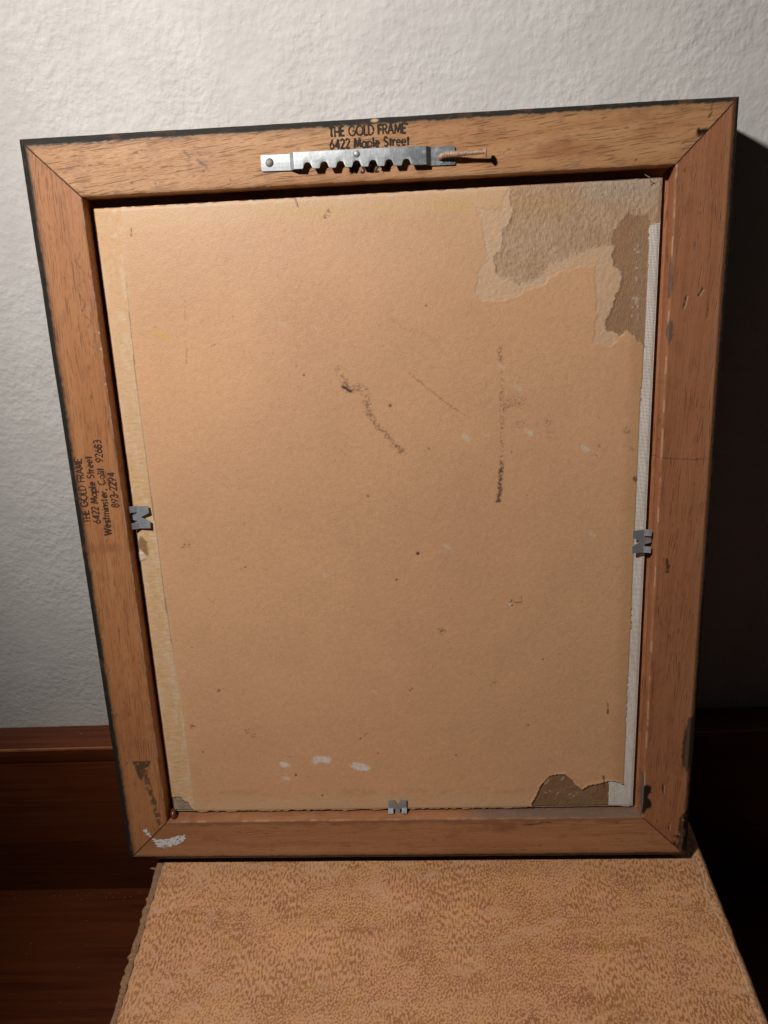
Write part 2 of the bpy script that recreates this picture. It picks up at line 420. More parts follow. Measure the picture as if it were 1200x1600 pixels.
def mat_varnished(name, axis='x'):
    s = NT(name)
    v = s.mapping((1, 1, 1))
    sc = {'x': (9, 260, 260), 'y': (260, 9, 260)}[axis]
    g = s.noise(s.mapping(sc, src=v), 1.0, 4.0, 0.6, 0.3)
    g2 = s.noise(s.mapping(tuple(k * 4 for k in sc), src=v), 1.0, 2.0, 0.6)
    big = s.noise(s.mapping((6, 20, 20), src=v), 1.0, 2.0)
    c = s.mix(s.ramp(g, 0.3, 0.7), (0.155, 0.038, 0.011), (0.088, 0.020, 0.007))
    c = s.mix(s.ramp(g2, 0.55, 0.75, 0, 0.5), c, (0.04, 0.010, 0.005))
    c = s.mix(s.ramp(big, 0.4, 0.7, 0, 0.5), c, (0.18, 0.048, 0.014))
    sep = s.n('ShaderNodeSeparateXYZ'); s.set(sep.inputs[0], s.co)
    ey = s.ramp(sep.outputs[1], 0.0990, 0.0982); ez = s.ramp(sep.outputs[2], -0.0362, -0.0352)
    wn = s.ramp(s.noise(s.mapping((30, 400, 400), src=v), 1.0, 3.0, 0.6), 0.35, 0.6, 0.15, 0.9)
    c = s.mix(s.math('MULTIPLY', s.math('MULTIPLY', ey, ez), wn), c, (0.42, 0.17, 0.07))  # highlight on the ledge's front edge, painted into the colour
    dust = s.voro(s.mapping((120, 120, 120), src=v))
    return s.out(c, s.ramp(g2, 0.2, 0.8, 0.30, 0.42), s.bump(g2, 0.00004, 0.6), 0.0, 0.4)

M_WALL = mat_wall()
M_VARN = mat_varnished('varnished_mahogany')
M_PAPER = mat_tint('kraft_backing_paper', 0.54, 0.26, 0.00010, 1300, 0.5)
M_CORE = mat_tint('torn_greyboard', 0.85, 0.45, 0.00030, 1100, 0.2, (1.5, 0.5, 1))
M_GLUE = mat_tint('glue_stained_fold', 0.6, 0.22, 0.00010, 1300, 0.35, (0.5, 1.6, 1))
M_CANVAS = mat_canvas()
M_BOARD = mat_plain('greyboard_edge', (0.42, 0.31, 0.21), 0.85)
M_STEEL = mat_steel('galvanised_steel', patina=True)
M_CLIP = mat_steel('blued_steel_point', (0.46, 0.51, 0.56), 0.25)
M_NAIL = mat_plain('rusty_nail', (0.56, 0.37, 0.26), 0.5, 0.15, 0.45, 900)
M_NAILHEAD = mat_plain('dull_nail_head', (0.20, 0.18, 0.17), 0.5, 0.6, 0.4, 900)
M_HOLE_SHADE = mat_plain('hole_shade', (0.02, 0.014, 0.01), 0.9)
M_INK = mat_plain('stamp_ink', (0.040, 0.028, 0.022), 0.8, 0, 0.4, 2500)
M_INK2 = mat_plain('faded_stamp_ink', (0.075, 0.034, 0.018), 0.8, 0, 0.4, 2500)
M_WHITE = mat_plain('white_gesso', (0.74, 0.73, 0.72), 0.7, 0, 0.18, 1200, 0.0002)
M_AMBER = mat_plain('dried_amber_glue', (0.16, 0.045, 0.02), 0.25, 0, 0.3, 500, 0.0001, 0.6)
M_LID = mat_tint('printed_box_paper', 0.50, 0.16, 0.00006, 1300, 0.38)
M_BOXSIDE = mat_plain('box_side_board', (0.34, 0.19, 0.10), 0.7)
M_TORN = mat_plain('torn_box_board', (0.36, 0.20, 0.105), 0.85, 0, 0.4, 900, 0.0003)
M_DUST = mat_plain('dust', (0.55, 0.50, 0.45), 0.9)
M_FIBRE = mat_plain('pale_fibre', (0.6, 0.52, 0.42), 0.8)

# ------------------------------------------------------------------ the setting: wall, dark wooden furniture
WALL_Y = 121.5
me_bm = bmesh.new()
bm_box(me_bm, (-1300, WALL_Y, -700), (1300, WALL_Y + 60, 1500))
wall = bm_obj('wall', me_bm, M_WALL); wall['kind'] = 'structure'

LEDGE_Z, LEDGE_Y, SHELF_Z = -33.5, 97.6, -225.6
furn = empty('wooden_headboard', Matrix.Translation((0, LEDGE_Y * MM, SHELF_Z * MM)),
             'dark red-brown varnished wooden headboard and shelf behind the box, against the wall', 'headboard')
def furn_box(name, lo, hi, bevel, parent=furn):
    b = bmesh.new(); bm_box(b, lo, hi)
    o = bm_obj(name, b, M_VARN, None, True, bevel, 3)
    o.parent = parent; o.matrix_parent_inverse = parent.matrix_world.inverted()
    return o
bpy.context.view_layer.update()
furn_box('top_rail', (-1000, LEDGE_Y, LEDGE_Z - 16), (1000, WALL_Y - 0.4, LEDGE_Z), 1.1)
furn_box('back_panel', (-1000, LEDGE_Y + 0.8, SHELF_Z - 0.5), (1000, WALL_Y - 1.0, LEDGE_Z - 15.8), 0.4)
furn_box('shelf', (-1000, -900, SHELF_Z - 24), (1000, WALL_Y - 0.6, SHELF_Z), 0.8)

# lint specks lying in the corner of the shelf and on the ledge
rng = np.random.default_rng(5)
dv, df = [], []
def speck(x, y, z, r):
    k = len(dv)
    for a in range(5):
        an = a * 2 * math.pi / 5 + rng.random()
        dv.append((x + r * rng.uniform(.5, 1.2) * math.cos(an), y + r * rng.uniform(.5, 1.2) * math.sin(an), z))
    dv.append((x, y, z + r * 0.5))
    for a in range(5):
        df.append((k + a, k + (a + 1) % 5, k + 5))
for i in range(46):
    speck(rng.uniform(-430, -165), LEDGE_Y - abs(rng.normal(0, 5)) - 0.8, SHELF_Z + 0.02, rng.uniform(.15, .5))
for i in range(60):
    speck(rng.uniform(-430, -165), rng.uniform(-60, LEDGE_Y), SHELF_Z + 0.02, rng.uniform(.12, .38))
for i in range(22):
    speck(rng.uniform(-340, -180), rng.uniform(LEDGE_Y + 1.5, WALL_Y - 1), LEDGE_Z + 0.02, rng.uniform(.1, .3))
me = bpy.data.meshes.new('dust'); me.from_pydata([tuple(c * MM for c in p) for p in dv], [], df)
dust = link('dust', me, M_DUST); dust['kind'] = 'stuff'
dust['label'] = 'pale lint specks scattered on the dark wooden shelf and ledge'; dust['category'] = 'dust'

# ------------------------------------------------------------------ the box the frame stands on
BX0, BX1, BY0, BY1 = -146.8, 178.0, -235.0, 84.0
box = empty('cardboard_box', Matrix.Translation((15 * MM, -75 * MM, SHELF_Z * MM)),
            'worn cardboard box with brown mottled paper lid, under the picture frame', 'box')
bpy.context.view_layer.update()
def to_box(o):
    o.parent = box; o.matrix_parent_inverse = box.matrix_world.inverted(); return o
# printed lid: labyrinth mottling from band-passed noise
step = 0.45
gx = np.arange(BX0, BX1 + 1e-6, step); gy = np.arange(BY0, BY1 + 1e-6, step)
nx, ny = len(gx), len(gy)
GX, GY = np.meshgrid(gx, gy)
def band(seed, lx, ly, width):
    r = np.random.default_rng(seed).normal(size=(ny, nx))
    kx = np.fft.fftfreq(nx, step)[None, :] * lx; ky = np.fft.fftfreq(ny, step)[:, None] * ly
    k = np.hypot(kx, ky)
    g = np.fft.ifft2(np.fft.fft2(r) * np.exp(-((k - 1) / width) ** 2)).real
    return g / g.std()
b1 = band(1, 1.75, 4.4, 0.5)          # dashes running towards the wall
b2 = band(2, 1.6, 1.9, 0.6)          # rounder labyrinth
b3 = band(3, 1.15, 1.4, 0.5)
sel = smooth(0.42, 0.60, fbm(GX / 38, GY / 22, 11, 3))
edge = smooth(70, 160, np.abs(GX - 15))
sel = np.clip(sel * (1 - 0.65 * edge), 0, 1)
lab = b1 * (1 - sel) + b2 * sel + 0.45 * b3
dens = fbm(GX / 16, GY / 9, 21, 4)
dens2 = fbm(GX / 60, GY / 40, 25, 3)
thr = 0.12 + (dens - 0.5) * 1.5 + (fbm(GX / 25, GY / 4.5, 57, 3) - 0.5) * 0.6
dk = smooth(thr - 0.16, thr + 0.16, lab)
hue = fbm(GX / 9, GY / 9, 31, 3)[..., None]
fade = fbm(GX / 2.6, GY / 2.6, 41, 3)
light_c = np.array((0.68, 0.35, 0.175)) * (1 - 0.0 * hue) + (hue - 0.5) * np.array((0.04, 0.04, -0.02))
dark_c = np.array((0.36, 0.158, 0.055)) + (hue - 0.5) * np.array((0.08, 0.06, -0.01))
tint = light_c + (dark_c - light_c) * (dk * (0.70 + 0.6 * smooth(0.25, 0.7, fade)))[..., None].clip(0, 1)
streak = fbm(GX / 45, GY / 2.6, 55, 3)
tint = tint * (1 + 0.14 * (streak[..., None] - .5))
rub = smooth(0.60, 0.80, fbm(GX / 14 + 9, GY / 5, 51, 4))[..., None] * 0.45     # rubbed spots
tint = tint * (1 - rub) + np.array((0.66, 0.40, 0.235)) * rub
hz = 0.25 * (fbm(GX / 30, GY / 30, 61, 3) - 0.5)
LIDN = fbm(GX / 1.2, GY / 1.2, 71, 2) - 0.5
def lid_scratch(path, wdt, col, a, depth=0.0):
    global tint, hz
    d = np.full(GX.shape, 1e3); k = box_sel(path, GX, GY, 4); d[k] = seg_dist(path, GX[k], GY[k])[0]
    m = smooth(wdt, wdt * 0.3, d + LIDN * wdt * 1.6) * a
    tint = tint * (1 - m[..., None]) + np.array(col) * m[..., None]
    hz = hz - depth * m
lid_scratch([(-146, -49), (-138, -50), (-131, -44), (-127, -36)], 0.9, (0.62, 0.40, 0.27), 0.45, 0.1)
lid_scratch([(-140, -84), (-127, -82)], 0.5, (0.62, 0.40, 0.27), 0.4)
lid_scratch([(-143, -96), (-130, -94), (-124, -95)], 0.5, (0.62, 0.40, 0.27), 0.35)
lid_scratch([(-110, -40), (-60, -38), (-20, -41)], 0.4, (0.30, 0.16, 0.09), 0.5)
lid_scratch([(-120, -62), (-70, -60), (10, -63), (60, -61)], 0.35, (0.30, 0.16, 0.09), 0.45)
lid_scratch([(40, -95), (62, -80), (75, -70)], 0.5, (0.33, 0.18, 0.10), 0.4)
lid_scratch([(20, -72), (55, -71)], 0.8, (0.60, 0.40, 0.29), 0.4)
lid_scratch([(172.5, -20), (172.8, -34), (171.0, -48), (173.0, -62), (174.2, -80), (173, -100), (174, -125)], 0.5, (0.66, 0.48, 0.36), 0.75, 0.2)
lid_scratch([(175.2, -24), (175.6, -60), (175.4, -90), (176, -130)], 0.45, (0.60, 0.42, 0.30), 0.6)
lid_scratch([(169.5, -36), (170.5, -50), (172, -58)], 0.5, (0.62, 0.45, 0.33), 0.5)
wear = smooth(3.0, 0.0, BX1 - GX + (fbm(GX / 3, GY / 4, 81, 3) - 0.5) * 3)[..., None]
tint = tint * (1 - 0.6 * wear) + np.array((0.40, 0.23, 0.13)) * 0.6 * wear
wearl = smooth(2.0, 0.0, GX - BX0 + (fbm(GX / 3, GY / 4, 91, 3) - 0.5) * 3)[..., None]
tint = tint * (1 - 0.5 * wearl) + np.array((0.50, 0.33, 0.22)) * 0.5 * wearl
hz = hz - 0.9 * np.clip((GX - (BX1 - 3.5)) / 3.5, 0, 1) ** 2 * 3.0                # folded-over right edge
hz = hz - 0.5 * np.clip((BX0 + 1.5 - GX) / 1.5, 0, 1) ** 2
jx = np.where(GX > BX1 - 2, (fbm(GY / 9, GX * 0 + 3, 95, 3) - 0.5) * 0.9, 0) + np.where(GX < BX0 + 0.6, (fbm(GY / 3, GX * 0 + 7, 96, 3) - 0.5) * 1.2, 0)
rows_ = np.array([r for r in range(ny) if (-135 < gy[r] < 10) or r % 3 == 0 or r == ny - 1])   # coarser out of sight
LV = np.stack([GX + jx, GY, hz], -1)[rows_]
lid = mesh_np('printed_lid', LV.reshape(-1, 3), grid_quads(len(rows_), nx), M_LID, None, {'tint': tint[rows_].reshape(-1, 3)})
to_box(lid)
b = bmesh.new(); bm_box(b, (BX0 + 0.5, BY0 + 1.0, -4.5), (BX1 - 3.5, BY1 - 1.0, -1.3)); to_box(bm_obj('lid_board', b, M_BOXSIDE))
for nm, lo, hi in (('side_wall', (BX0 - 1, BY0 + 2, SHELF_Z + 0.3), (BX0 + 2, BY1 - 2, -2.0)), ('side_wall', (BX1 - 3.4, BY0 + 2, SHELF_Z + 0.3), (BX1 - 0.6, BY1 - 2, -3.4)),
                   ('end_wall', (BX0 + 2, BY0, SHELF_Z + 0.3), (BX1 - 3.4, BY0 + 3, -4.6)), ('end_wall', (BX0 + 2, BY1 - 3, SHELF_Z + 0.3), (BX1 - 3.4, BY1, -4.6))):
    b = bmesh.new(); bm_box(b, lo, hi); to_box(bm_obj(nm, b, M_BOXSIDE))
# torn, delaminated wrap along the left edge
ys = np.arange(BY0, BY1, 0.6)
out_e = BX0 - 3.6 + (fbm(ys / 14, ys * 0, 101, 2) - 0.5) * 2.0 + (fbm(ys / 2.2, ys * 0 + 5, 103, 3) - 0.5) * 1.1
step_e = np.where(vn(ys / 11, ys * 0 + 2, 107) > 0.66, 1.2, 0.0) * (vn(ys / 1.7, ys * 0, 109) - 0.2)
out_e = out_e - step_e
inn_e = BX0 - 0.35 + (fbm(ys / 4, ys * 0 + 9, 105, 3) - 0.5) * 0.5
rows = []
for f, z in ((0, -0.9), (0.25, -0.45), (0.6, -0.25), (0.85, -0.5), (1.0, -1.2), (1.0, -3.2)):
    rows.append(np.stack([inn_e + (out_e - inn_e) * f, ys, z + (fbm(ys / 5 + f * 3, ys * 0 + f, 111, 3) - 0.5) * 0.9], -1))
R_ = np.stack(rows, 0)
to_box(mesh_np('torn_edge', R_.reshape(-1, 3), grid_quads(len(rows), len(ys)), M_TORN, None))
# little lifted flake of paper by the far left corner
b = bmesh.new()
f_ = [b.verts.new((x * MM, y * MM, z * MM)) for x, y, z in ((-150.5, -23.4, -0.6), (-150.5, -25, -0.6), (-152.4, -24.9, 0.0), (-154, -24.5, 0.3), (-153.6, -24.0, 0.3), (-152, -23.8, 0.1))]
b.faces.new(f_); to_box(bm_obj('paper_flake', b, M_TORN))

# ------------------------------------------------------------------ picture frame (seen from the back)
FMAT = Matrix(((0.99992969, 0.00355817, -0.01131210, -0.16530514),
               (-0.01185850, 0.30003137, -0.95385563, -0.02475130),
               (0.0, 0.95392270, 0.30005246, 0.00840147),
               (0, 0, 0, 1)))
frame = empty('picture_frame', FMAT, 'wooden picture frame seen from the back, leaning on the wall atop the brown box', 'picture frame')

class Marks:
    """stains, paint and wear of the raw wood: colour + coverage per vertex"""
    def __init__(s, U, V, W):
        s.U, s.V, s.W = U, V, W
        s.c = np.zeros(U.shape + (3,)); s.a = np.zeros(U.shape)
        s.dw = np.zeros(U.shape)
    def add(s, m, col, dw=0.0):
        m = np.clip(m, 0, 1); na = m + s.a * (1 - m)
        k = np.where(na > 1e-6, m / np.maximum(na, 1e-6), 0)[..., None]
        s.c = s.c * (1 - k) + np.array(col) * k; s.a = na
        s.dw = s.dw + dw * m
    def add_sel(s, k, m, col, dw=0.0):
        a0 = s.a[k]; na = m + a0 * (1 - m)
        f = np.where(na > 1e-6, m / np.maximum(na, 1e-6), 0)[..., None]
        s.c[k] = s.c[k] * (1 - f) + np.array(col) * f; s.a[k] = na; s.dw[k] += dw * m
    def poly(s, name, col, a=1.0, rough=1.2, sc=2.0, dw=0.0, seed=1, holes=0.0):
        d = sdf(FEAT[name], s.U, s.V)
        if d.min() > 900: return
        k = (d < 900) & (s.W > -2.1); d = d[k]; u, v = s.U[k], s.V[k]
        m = smooth(0.35, -0.35, d + (fbm(u / sc, v / sc, seed, 4) - 0.5) * rough * 2.2) * a
        if holes:
            m = m * smooth(holes - 0.1, holes + 0.12, fbm(u / 1.3, v / 1.3, seed + 9, 3))
        s.add_sel(k, m, col, dw)
    def path(s, pts, wdt, col, a=1.0, grain=0.0, dw=0.0, seed=3):
        k = box_sel(pts, s.U, s.V, wdt * 2 + 1)
        if not k.any(): return
        u, v = s.U[k], s.V[k]
        d, _ = seg_dist(pts, u, v)
        n = fbm(u / 0.9, v / 0.9, seed, 3)
        mm = smooth(wdt, wdt * 0.35, d + (n - 0.5) * wdt * 1.3) * a
        if grain:
            mm = mm * smooth(grain - .08, grain + .08, vn(u / 0.6, v / 0.6, seed + 5))
        s.add_sel(k, mm, col, dw)
    def dot(s, c, r, col, a=1.0, dw=0.0, seed=4):
        s.path([c, (c[0] + 0.01, c[1])], r, col, a, 0, dw, seed)

prof = [(2.0, -28.0), (0.4, -27.0)] + [(0.0, w) for w in np.arange(-26, -2.5, 2.0)]
prof += [(3.3 * t, -2.02 + 2.02 * t ** 0.85) for t in np.linspace(0, 1, 8)]
prof += [(d, 0.0) for d in np.arange(3.8, 26.3, 0.5)]
prof += [(26.5, -0.06), (26.72, -0.25), (26.81, -0.55)] + [(26.85, w) for w in np.arange(-1.2, -10.01, -0.8)] + [(31.0, -10.2), (31.0, -27.5), (2.0, -28.0)]
prof = np.array(prof)
RAILS = {'top': ((0, FH), (1, 0), (0, -1), FW), 'right': ((FW, FH), (0, -1), (-1, 0), FH),
         'bottom': ((FW, 0), (-1, 0), (0, 1), FW), 'left': ((0, 0), (0, 1), (1, 0), FH)}
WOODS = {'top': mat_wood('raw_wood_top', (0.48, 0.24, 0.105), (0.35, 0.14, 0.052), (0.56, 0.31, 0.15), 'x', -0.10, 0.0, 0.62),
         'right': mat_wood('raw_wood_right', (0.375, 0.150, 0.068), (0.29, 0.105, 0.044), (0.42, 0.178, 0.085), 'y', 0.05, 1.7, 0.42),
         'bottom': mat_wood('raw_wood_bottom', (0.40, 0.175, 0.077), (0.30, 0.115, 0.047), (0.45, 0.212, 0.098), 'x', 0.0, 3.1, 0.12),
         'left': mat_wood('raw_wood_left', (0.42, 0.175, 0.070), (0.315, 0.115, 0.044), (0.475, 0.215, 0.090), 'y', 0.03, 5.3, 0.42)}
BLK = (0.022, 0.019, 0.016)
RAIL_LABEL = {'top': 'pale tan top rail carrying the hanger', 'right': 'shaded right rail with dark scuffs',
              'bottom': 'bottom rail with white paint smear', 'left': 'reddish left rail with address stamp'}
rails = {}
for ri, (rn, (c0, a, bdir, L)) in enumerate(RAILS.items()):
    na = int(L / 0.55)
    t = np.linspace(0, 1, na)
    D, T_ = np.meshgrid(prof[:, 0], t, indexing='ij')
    Wd = np.repeat(prof[:, 1][:, None], na, 1)
    gap = 0.16
    sidew = np.where(Wd < -1.5, 1.0, 0.0) * (D < 5)
    wob = (fbm(T_ * L / 25, D * 0 + ri * 3.3, 200 + ri, 3) - 0.5) * 0.35 + (fbm(T_ * L / 3, D * 0 + ri, 210 + ri, 3) - 0.5) * 0.10
    Dw = D + np.where(D < 3.4, wob, 0) + np.where((D > 26.4) & (D < 28), (fbm(T_ * L / 4, Wd * 0 + ri, 220 + ri, 3) - 0.5) * 0.25, 0)
    AL = D + gap + T_ * (L - 2 * D - 2 * gap)
    U = c0[0] + a[0] * AL + bdir[0] * Dw
    V = c0[1] + a[1] * AL + bdir[1] * Dw
    M = Marks(U, V, Wd)
    S = AL                                                   # distance along rail
    # dirt and wear toward the outer edge, black paint lapping over the chamfer
    n1 = fbm(S / 7, D / 3 + ri, 230 + ri, 4); n2 = fbm(S / 1.6, D / 1.2, 240 + ri, 3)
    lap = {'top': 2.8, 'right': 1.3, 'bottom': 3.0, 'left': 3.2}[rn] + (0.9 - 1.5 * T_ if rn == 'top' else 0)
    soft = {'top': 0.5, 'right': 0.9, 'bottom': 0.5, 'left': 1.9}[rn]
    edge_d = D + (n1 - 0.5) * 0.8 + (n2 - 0.5) * 1.1
    M.add(smooth(lap + soft + 2.2, lap, edge_d) * 0.45 * (Wd > -12), (0.13, 0.075, 0.04))
    M.add(smooth(lap + soft, lap - 0.4, edge_d) * (D < 20), BLK)
    md = np.minimum(AL - D, L - D - AL)
    M.add(smooth(0.95, 0.15, md + (n2 - .5) * 0.7) * 0.85 * (Wd > -3), (0.06, 0.03, 0.018))
    # grime along the inner arris
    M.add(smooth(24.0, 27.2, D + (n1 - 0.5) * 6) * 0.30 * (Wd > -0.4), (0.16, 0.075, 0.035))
    M.add(smooth(0.62, 0.74, fbm(S / 9, D / 5, 250 + ri, 4)) * 0.28, (0.22, 0.09, 0.045))
    # fresh pale arris
    ar = smooth(0.55, 0.0, np.abs(D - 26.6)) * (Wd > -1.3) * smooth(0.5, 0.62, fbm(S / 6, S * 0, 260 + ri, 3))
    M.add(ar * 0.6, (0.58, 0.36, 0.22))
    # random nicks
    rg = np.random.default_rng(300 + ri)
    for q in range(34):
        s0 = rg.uniform(20, L - 20); d0 = rg.uniform(5, 25.5)
        pu = c0[0] + a[0] * s0 + bdir[0] * d0; pv = c0[1] + a[1] * s0 + bdir[1] * d0
        ln = rg.uniform(0.0, 2.2); an = rg.uniform(-0.3, 0.3)
        M.path([(pu, pv), (pu + a[0] * ln + bdir[0] * an * ln, pv + a[1] * ln + bdir[1] * an * ln)], rg.uniform(0.25, 0.5), (0.10, 0.045, 0.025), rg.uniform(.3, .8), 0, -0.08, 400 + q)
    if rn == 'top':
        for i, p in enumerate(FEAT['top_marks']):
            M.dot(p, (0.6, 0.6, 0.8, 0.7, 0.55, .6, .6, .6, .7, .6, .7, .6, .5)[i], ((0.10, 0.07, 0.06) if i not in (3, 4) else (0.16, 0.03, 0.02)), 0.85, -0.05, 500 + i)
        M.path(FEAT['top_streak'], 0.9, (0.14, 0.11, 0.09), 0.8, 0.35)
        M.path([FEAT['top_marks'][0], (FEAT['top_marks'][0][0] + 2, FEAT['top_marks'][0][1] - 2.2)], 0.6, (0.14, 0.11, 0.10), 0.8, 0.3)
        M.poly('corner_hole', (0.015, 0.01, 0.008), 1, 0.3, 2, -1.0)
        M.path(FEAT['corner_staple'], 0.4, (0.13, 0.06, 0.035), 0.9, 0, -0.2)
        M.path(FEAT['corner_squiggle'], 0.38, (0.05, 0.025, 0.015), 0.95, 0, -0.15)
        for p in FEAT['brown_stain_top']:
            d = np.hypot((U - p[0]) / 1.8, V - p[1])
            M.add(smooth(7, 1, d + (n1 - .5) * 8) * 0.35, (0.30, 0.11, 0.045))
        cx = FEAT['edge_chip'][0]
        M.add(smooth(1.5, .6, np.hypot((U - cx[0]) / 1.6, (V - cx[1]) / .8)) * (D < 3.5), (0.55, 0.36, 0.2))
    if rn == 'right':
        M.poly('right_stain', (0.13, 0.085, 0.065), 0.9, 0.5, 1.5, 0, 11)
        M.poly('right_stain2', (0.13, 0.085, 0.065), 0.9, 0.5, 1.5, 0, 12)
        M.poly('right_gouge', (0.07, 0.03, 0.018), 0.95, 1.0, 0.9, -0.3, 13, 0.38)
        M.path(FEAT['right_crack'], 0.4, (0.16, 0.07, 0.04), 0.7, 0, -0.1)
        M.poly('right_dark', (0.055, 0.04, 0.03), 0.95, 0.5, 1.6, 0, 14)
        M.poly('corner_blob', (0.016, 0.011, 0.009), 1, 0.8, 1.1, -0.15, 15)
        M.poly('corner_black', (0.020, 0.014, 0.010), 1, 1.3, 1.3, 0, 16, 0.30)
        sl = FEAT['slits']
        for q in range(0, len(sl), 2):
            M.path(sl[q:q + 2], 0.45, (0.06, 0.025, 0.015), 0.95, 0, -0.4)
            M.path([(p[0] + 0.75, p[1] - 0.3) for p in sl[q:q + 2]], 0.3, (0.55, 0.36, 0.24), 0.7)
        (u0, v0), (u1, v1) = FEAT['grey_wall']
        gw = (D > 26.6) & (Wd < -0.4) & (Wd > -9)
        M.add(gw * smooth(v0 + 1.5, v0 - 1.5, V + (n2 - .5) * 4) * smooth(v1 - 3, v1, V) * smooth(-6.2, -5.2, Wd + (n2 - .5) * 2), (0.13, 0.115, 0.10))
        M.add(smooth(1.6, .3, np.abs(D - 4.4) + (n1 - .5)) * .15 * (Wd > -1), (0.46, 0.28, 0.16))
    if rn == 'bottom':
        gb = (D > 26.6) & (Wd < -0.3) & (Wd > -9)
        u0 = FEAT['grey_bottom'][0][0]
        M.add(gb * smooth(u0 - 14, u0 + 10, U + (n1 - .5) * 26) * 0.85, (0.19, 0.135, 0.105))
        M.add(gb * smooth(.5, .68, fbm(U / 6, Wd / 2, 270, 4)) * 0.35, (0.30, 0.17, 0.12))
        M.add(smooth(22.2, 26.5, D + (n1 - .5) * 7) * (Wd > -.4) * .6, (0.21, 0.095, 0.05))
        M.path([(236, 22.3), (243, 22.9), (247, 24.2), (252, 24.0)], 0.5, (0.08, 0.035, 0.02), .9)
        M.add(smooth(5, 2, np.hypot((U - 224) / 2.0, V - 21) + (n2 - .5) * 3) * .5, (0.20, 0.085, 0.04))
    if rn == 'left':
        M.poly('stain_left', (0.075, 0.048, 0.032), 0.92, 0.5, 1.2, 0, 21, 0.28)
        M.poly('stain_left_trail', (0.10, 0.055, 0.032), 0.85, 1.1, 1.5, 0, 22, 0.42)
        M.dot((FEAT['stain_left'][0][0] - 3.2, FEAT['stain_left'][0][1] - 1.6), 0.9, (0.07, 0.04, 0.03), .9)
        for p in FEAT['chips_left']:
            M.dot((26.2, p[1]), 0.55, (0.72, 0.60, 0.45), 0.9, -0.1)
            M.path([(26.3, p[1] - 4), (26.3, p[1] - 1)], 0.3, (0.62, 0.46, 0.30), 0.7)
        for q in range(8):
            M.path([(22 + rg.uniform(-3, 2), 300 + q * 6), (22.5 + rg.uniform(-3, 2), 304 + q * 6 + rg.uniform(0, 4))], 0.5, (0.12, 0.075, 0.06), .6, 0.35)
        M.add(smooth(3, 0, np.abs(V - 197) + (n1 - .5) * 8) * smooth(14, 8, np.abs(U - 10)) * .35, (0.20, 0.07, 0.035))
    Wz = Wd + M.dw + np.where(Wd > -0.4, (fbm(S / 30, D / 20, 280 + ri, 2) - .5) * 0.25, 0)
    verts = np.stack([U, V, Wz], -1).reshape(-1, 3)
    npf = len(prof)
    cap0 = [i * na for i in range(npf - 1)][::-1]
    cap1 = [i * na + na - 1 for i in range(npf - 1)]
    q_ = grid_quads(npf, na)
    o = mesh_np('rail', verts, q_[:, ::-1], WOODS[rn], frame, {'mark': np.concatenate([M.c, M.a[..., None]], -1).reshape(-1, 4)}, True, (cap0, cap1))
    o['label'] = RAIL_LABEL[rn]
    rails[rn] = o

# gesso smears: raised, ragged, streaky patches of white paint
def smear(name, poly, base_w, mat, parent, step=0.28, thick=0.22, rough=0.9, seed=1, stretch=(1.6, 0.8), label=None, cover=0.26):
    p = np.array(poly)
    us = np.arange(p[:, 0].min() - 1.5, p[:, 0].max() + 1.5, step); vs2 = np.arange(p[:, 1].min() - 1.5, p[:, 1].max() + 1.5, step)
    U, V = np.meshgrid(us, vs2)
    d = sdf(poly, U, V) + (fbm(U / stretch[0], V / stretch[1], seed, 4) - .5) * 2 * rough
    n = fbm(U / 1.6, V / 0.45, seed + 5, 3)
    keep = (d < 0) & (n > cover)
    q = grid_quads(*U.shape)
    kq = keep.ravel()[q].all(1)
    q = q[kq]
    if len(q) == 0: return None
    ids, inv = np.unique(q.ravel(), return_inverse=True)
    hh = base_w + 0.03 + thick * smooth(0.2, -0.9, d) * (0.35 + n)
    vv = np.stack([U, V, hh], -1).reshape(-1, 3)[ids]
    o = mesh_np(name, vv, inv.reshape(-1, 4), mat, parent)
    if label: o['label'] = label
    return o
smear('paint_smear', FEAT['white_left'], 0.15, M_WHITE, rails['left'], 0.2, 0.15, 1.3, 31, (0.5, 1.3), label='small white paint dab on the left rail')
smear('paint_smear', FEAT['white_bottom'], 0.15, M_WHITE, rails['bottom'], 0.2, 0.15, 1.5, 33, (1.6, 0.4), label='white paint smear at the lower left mitre')

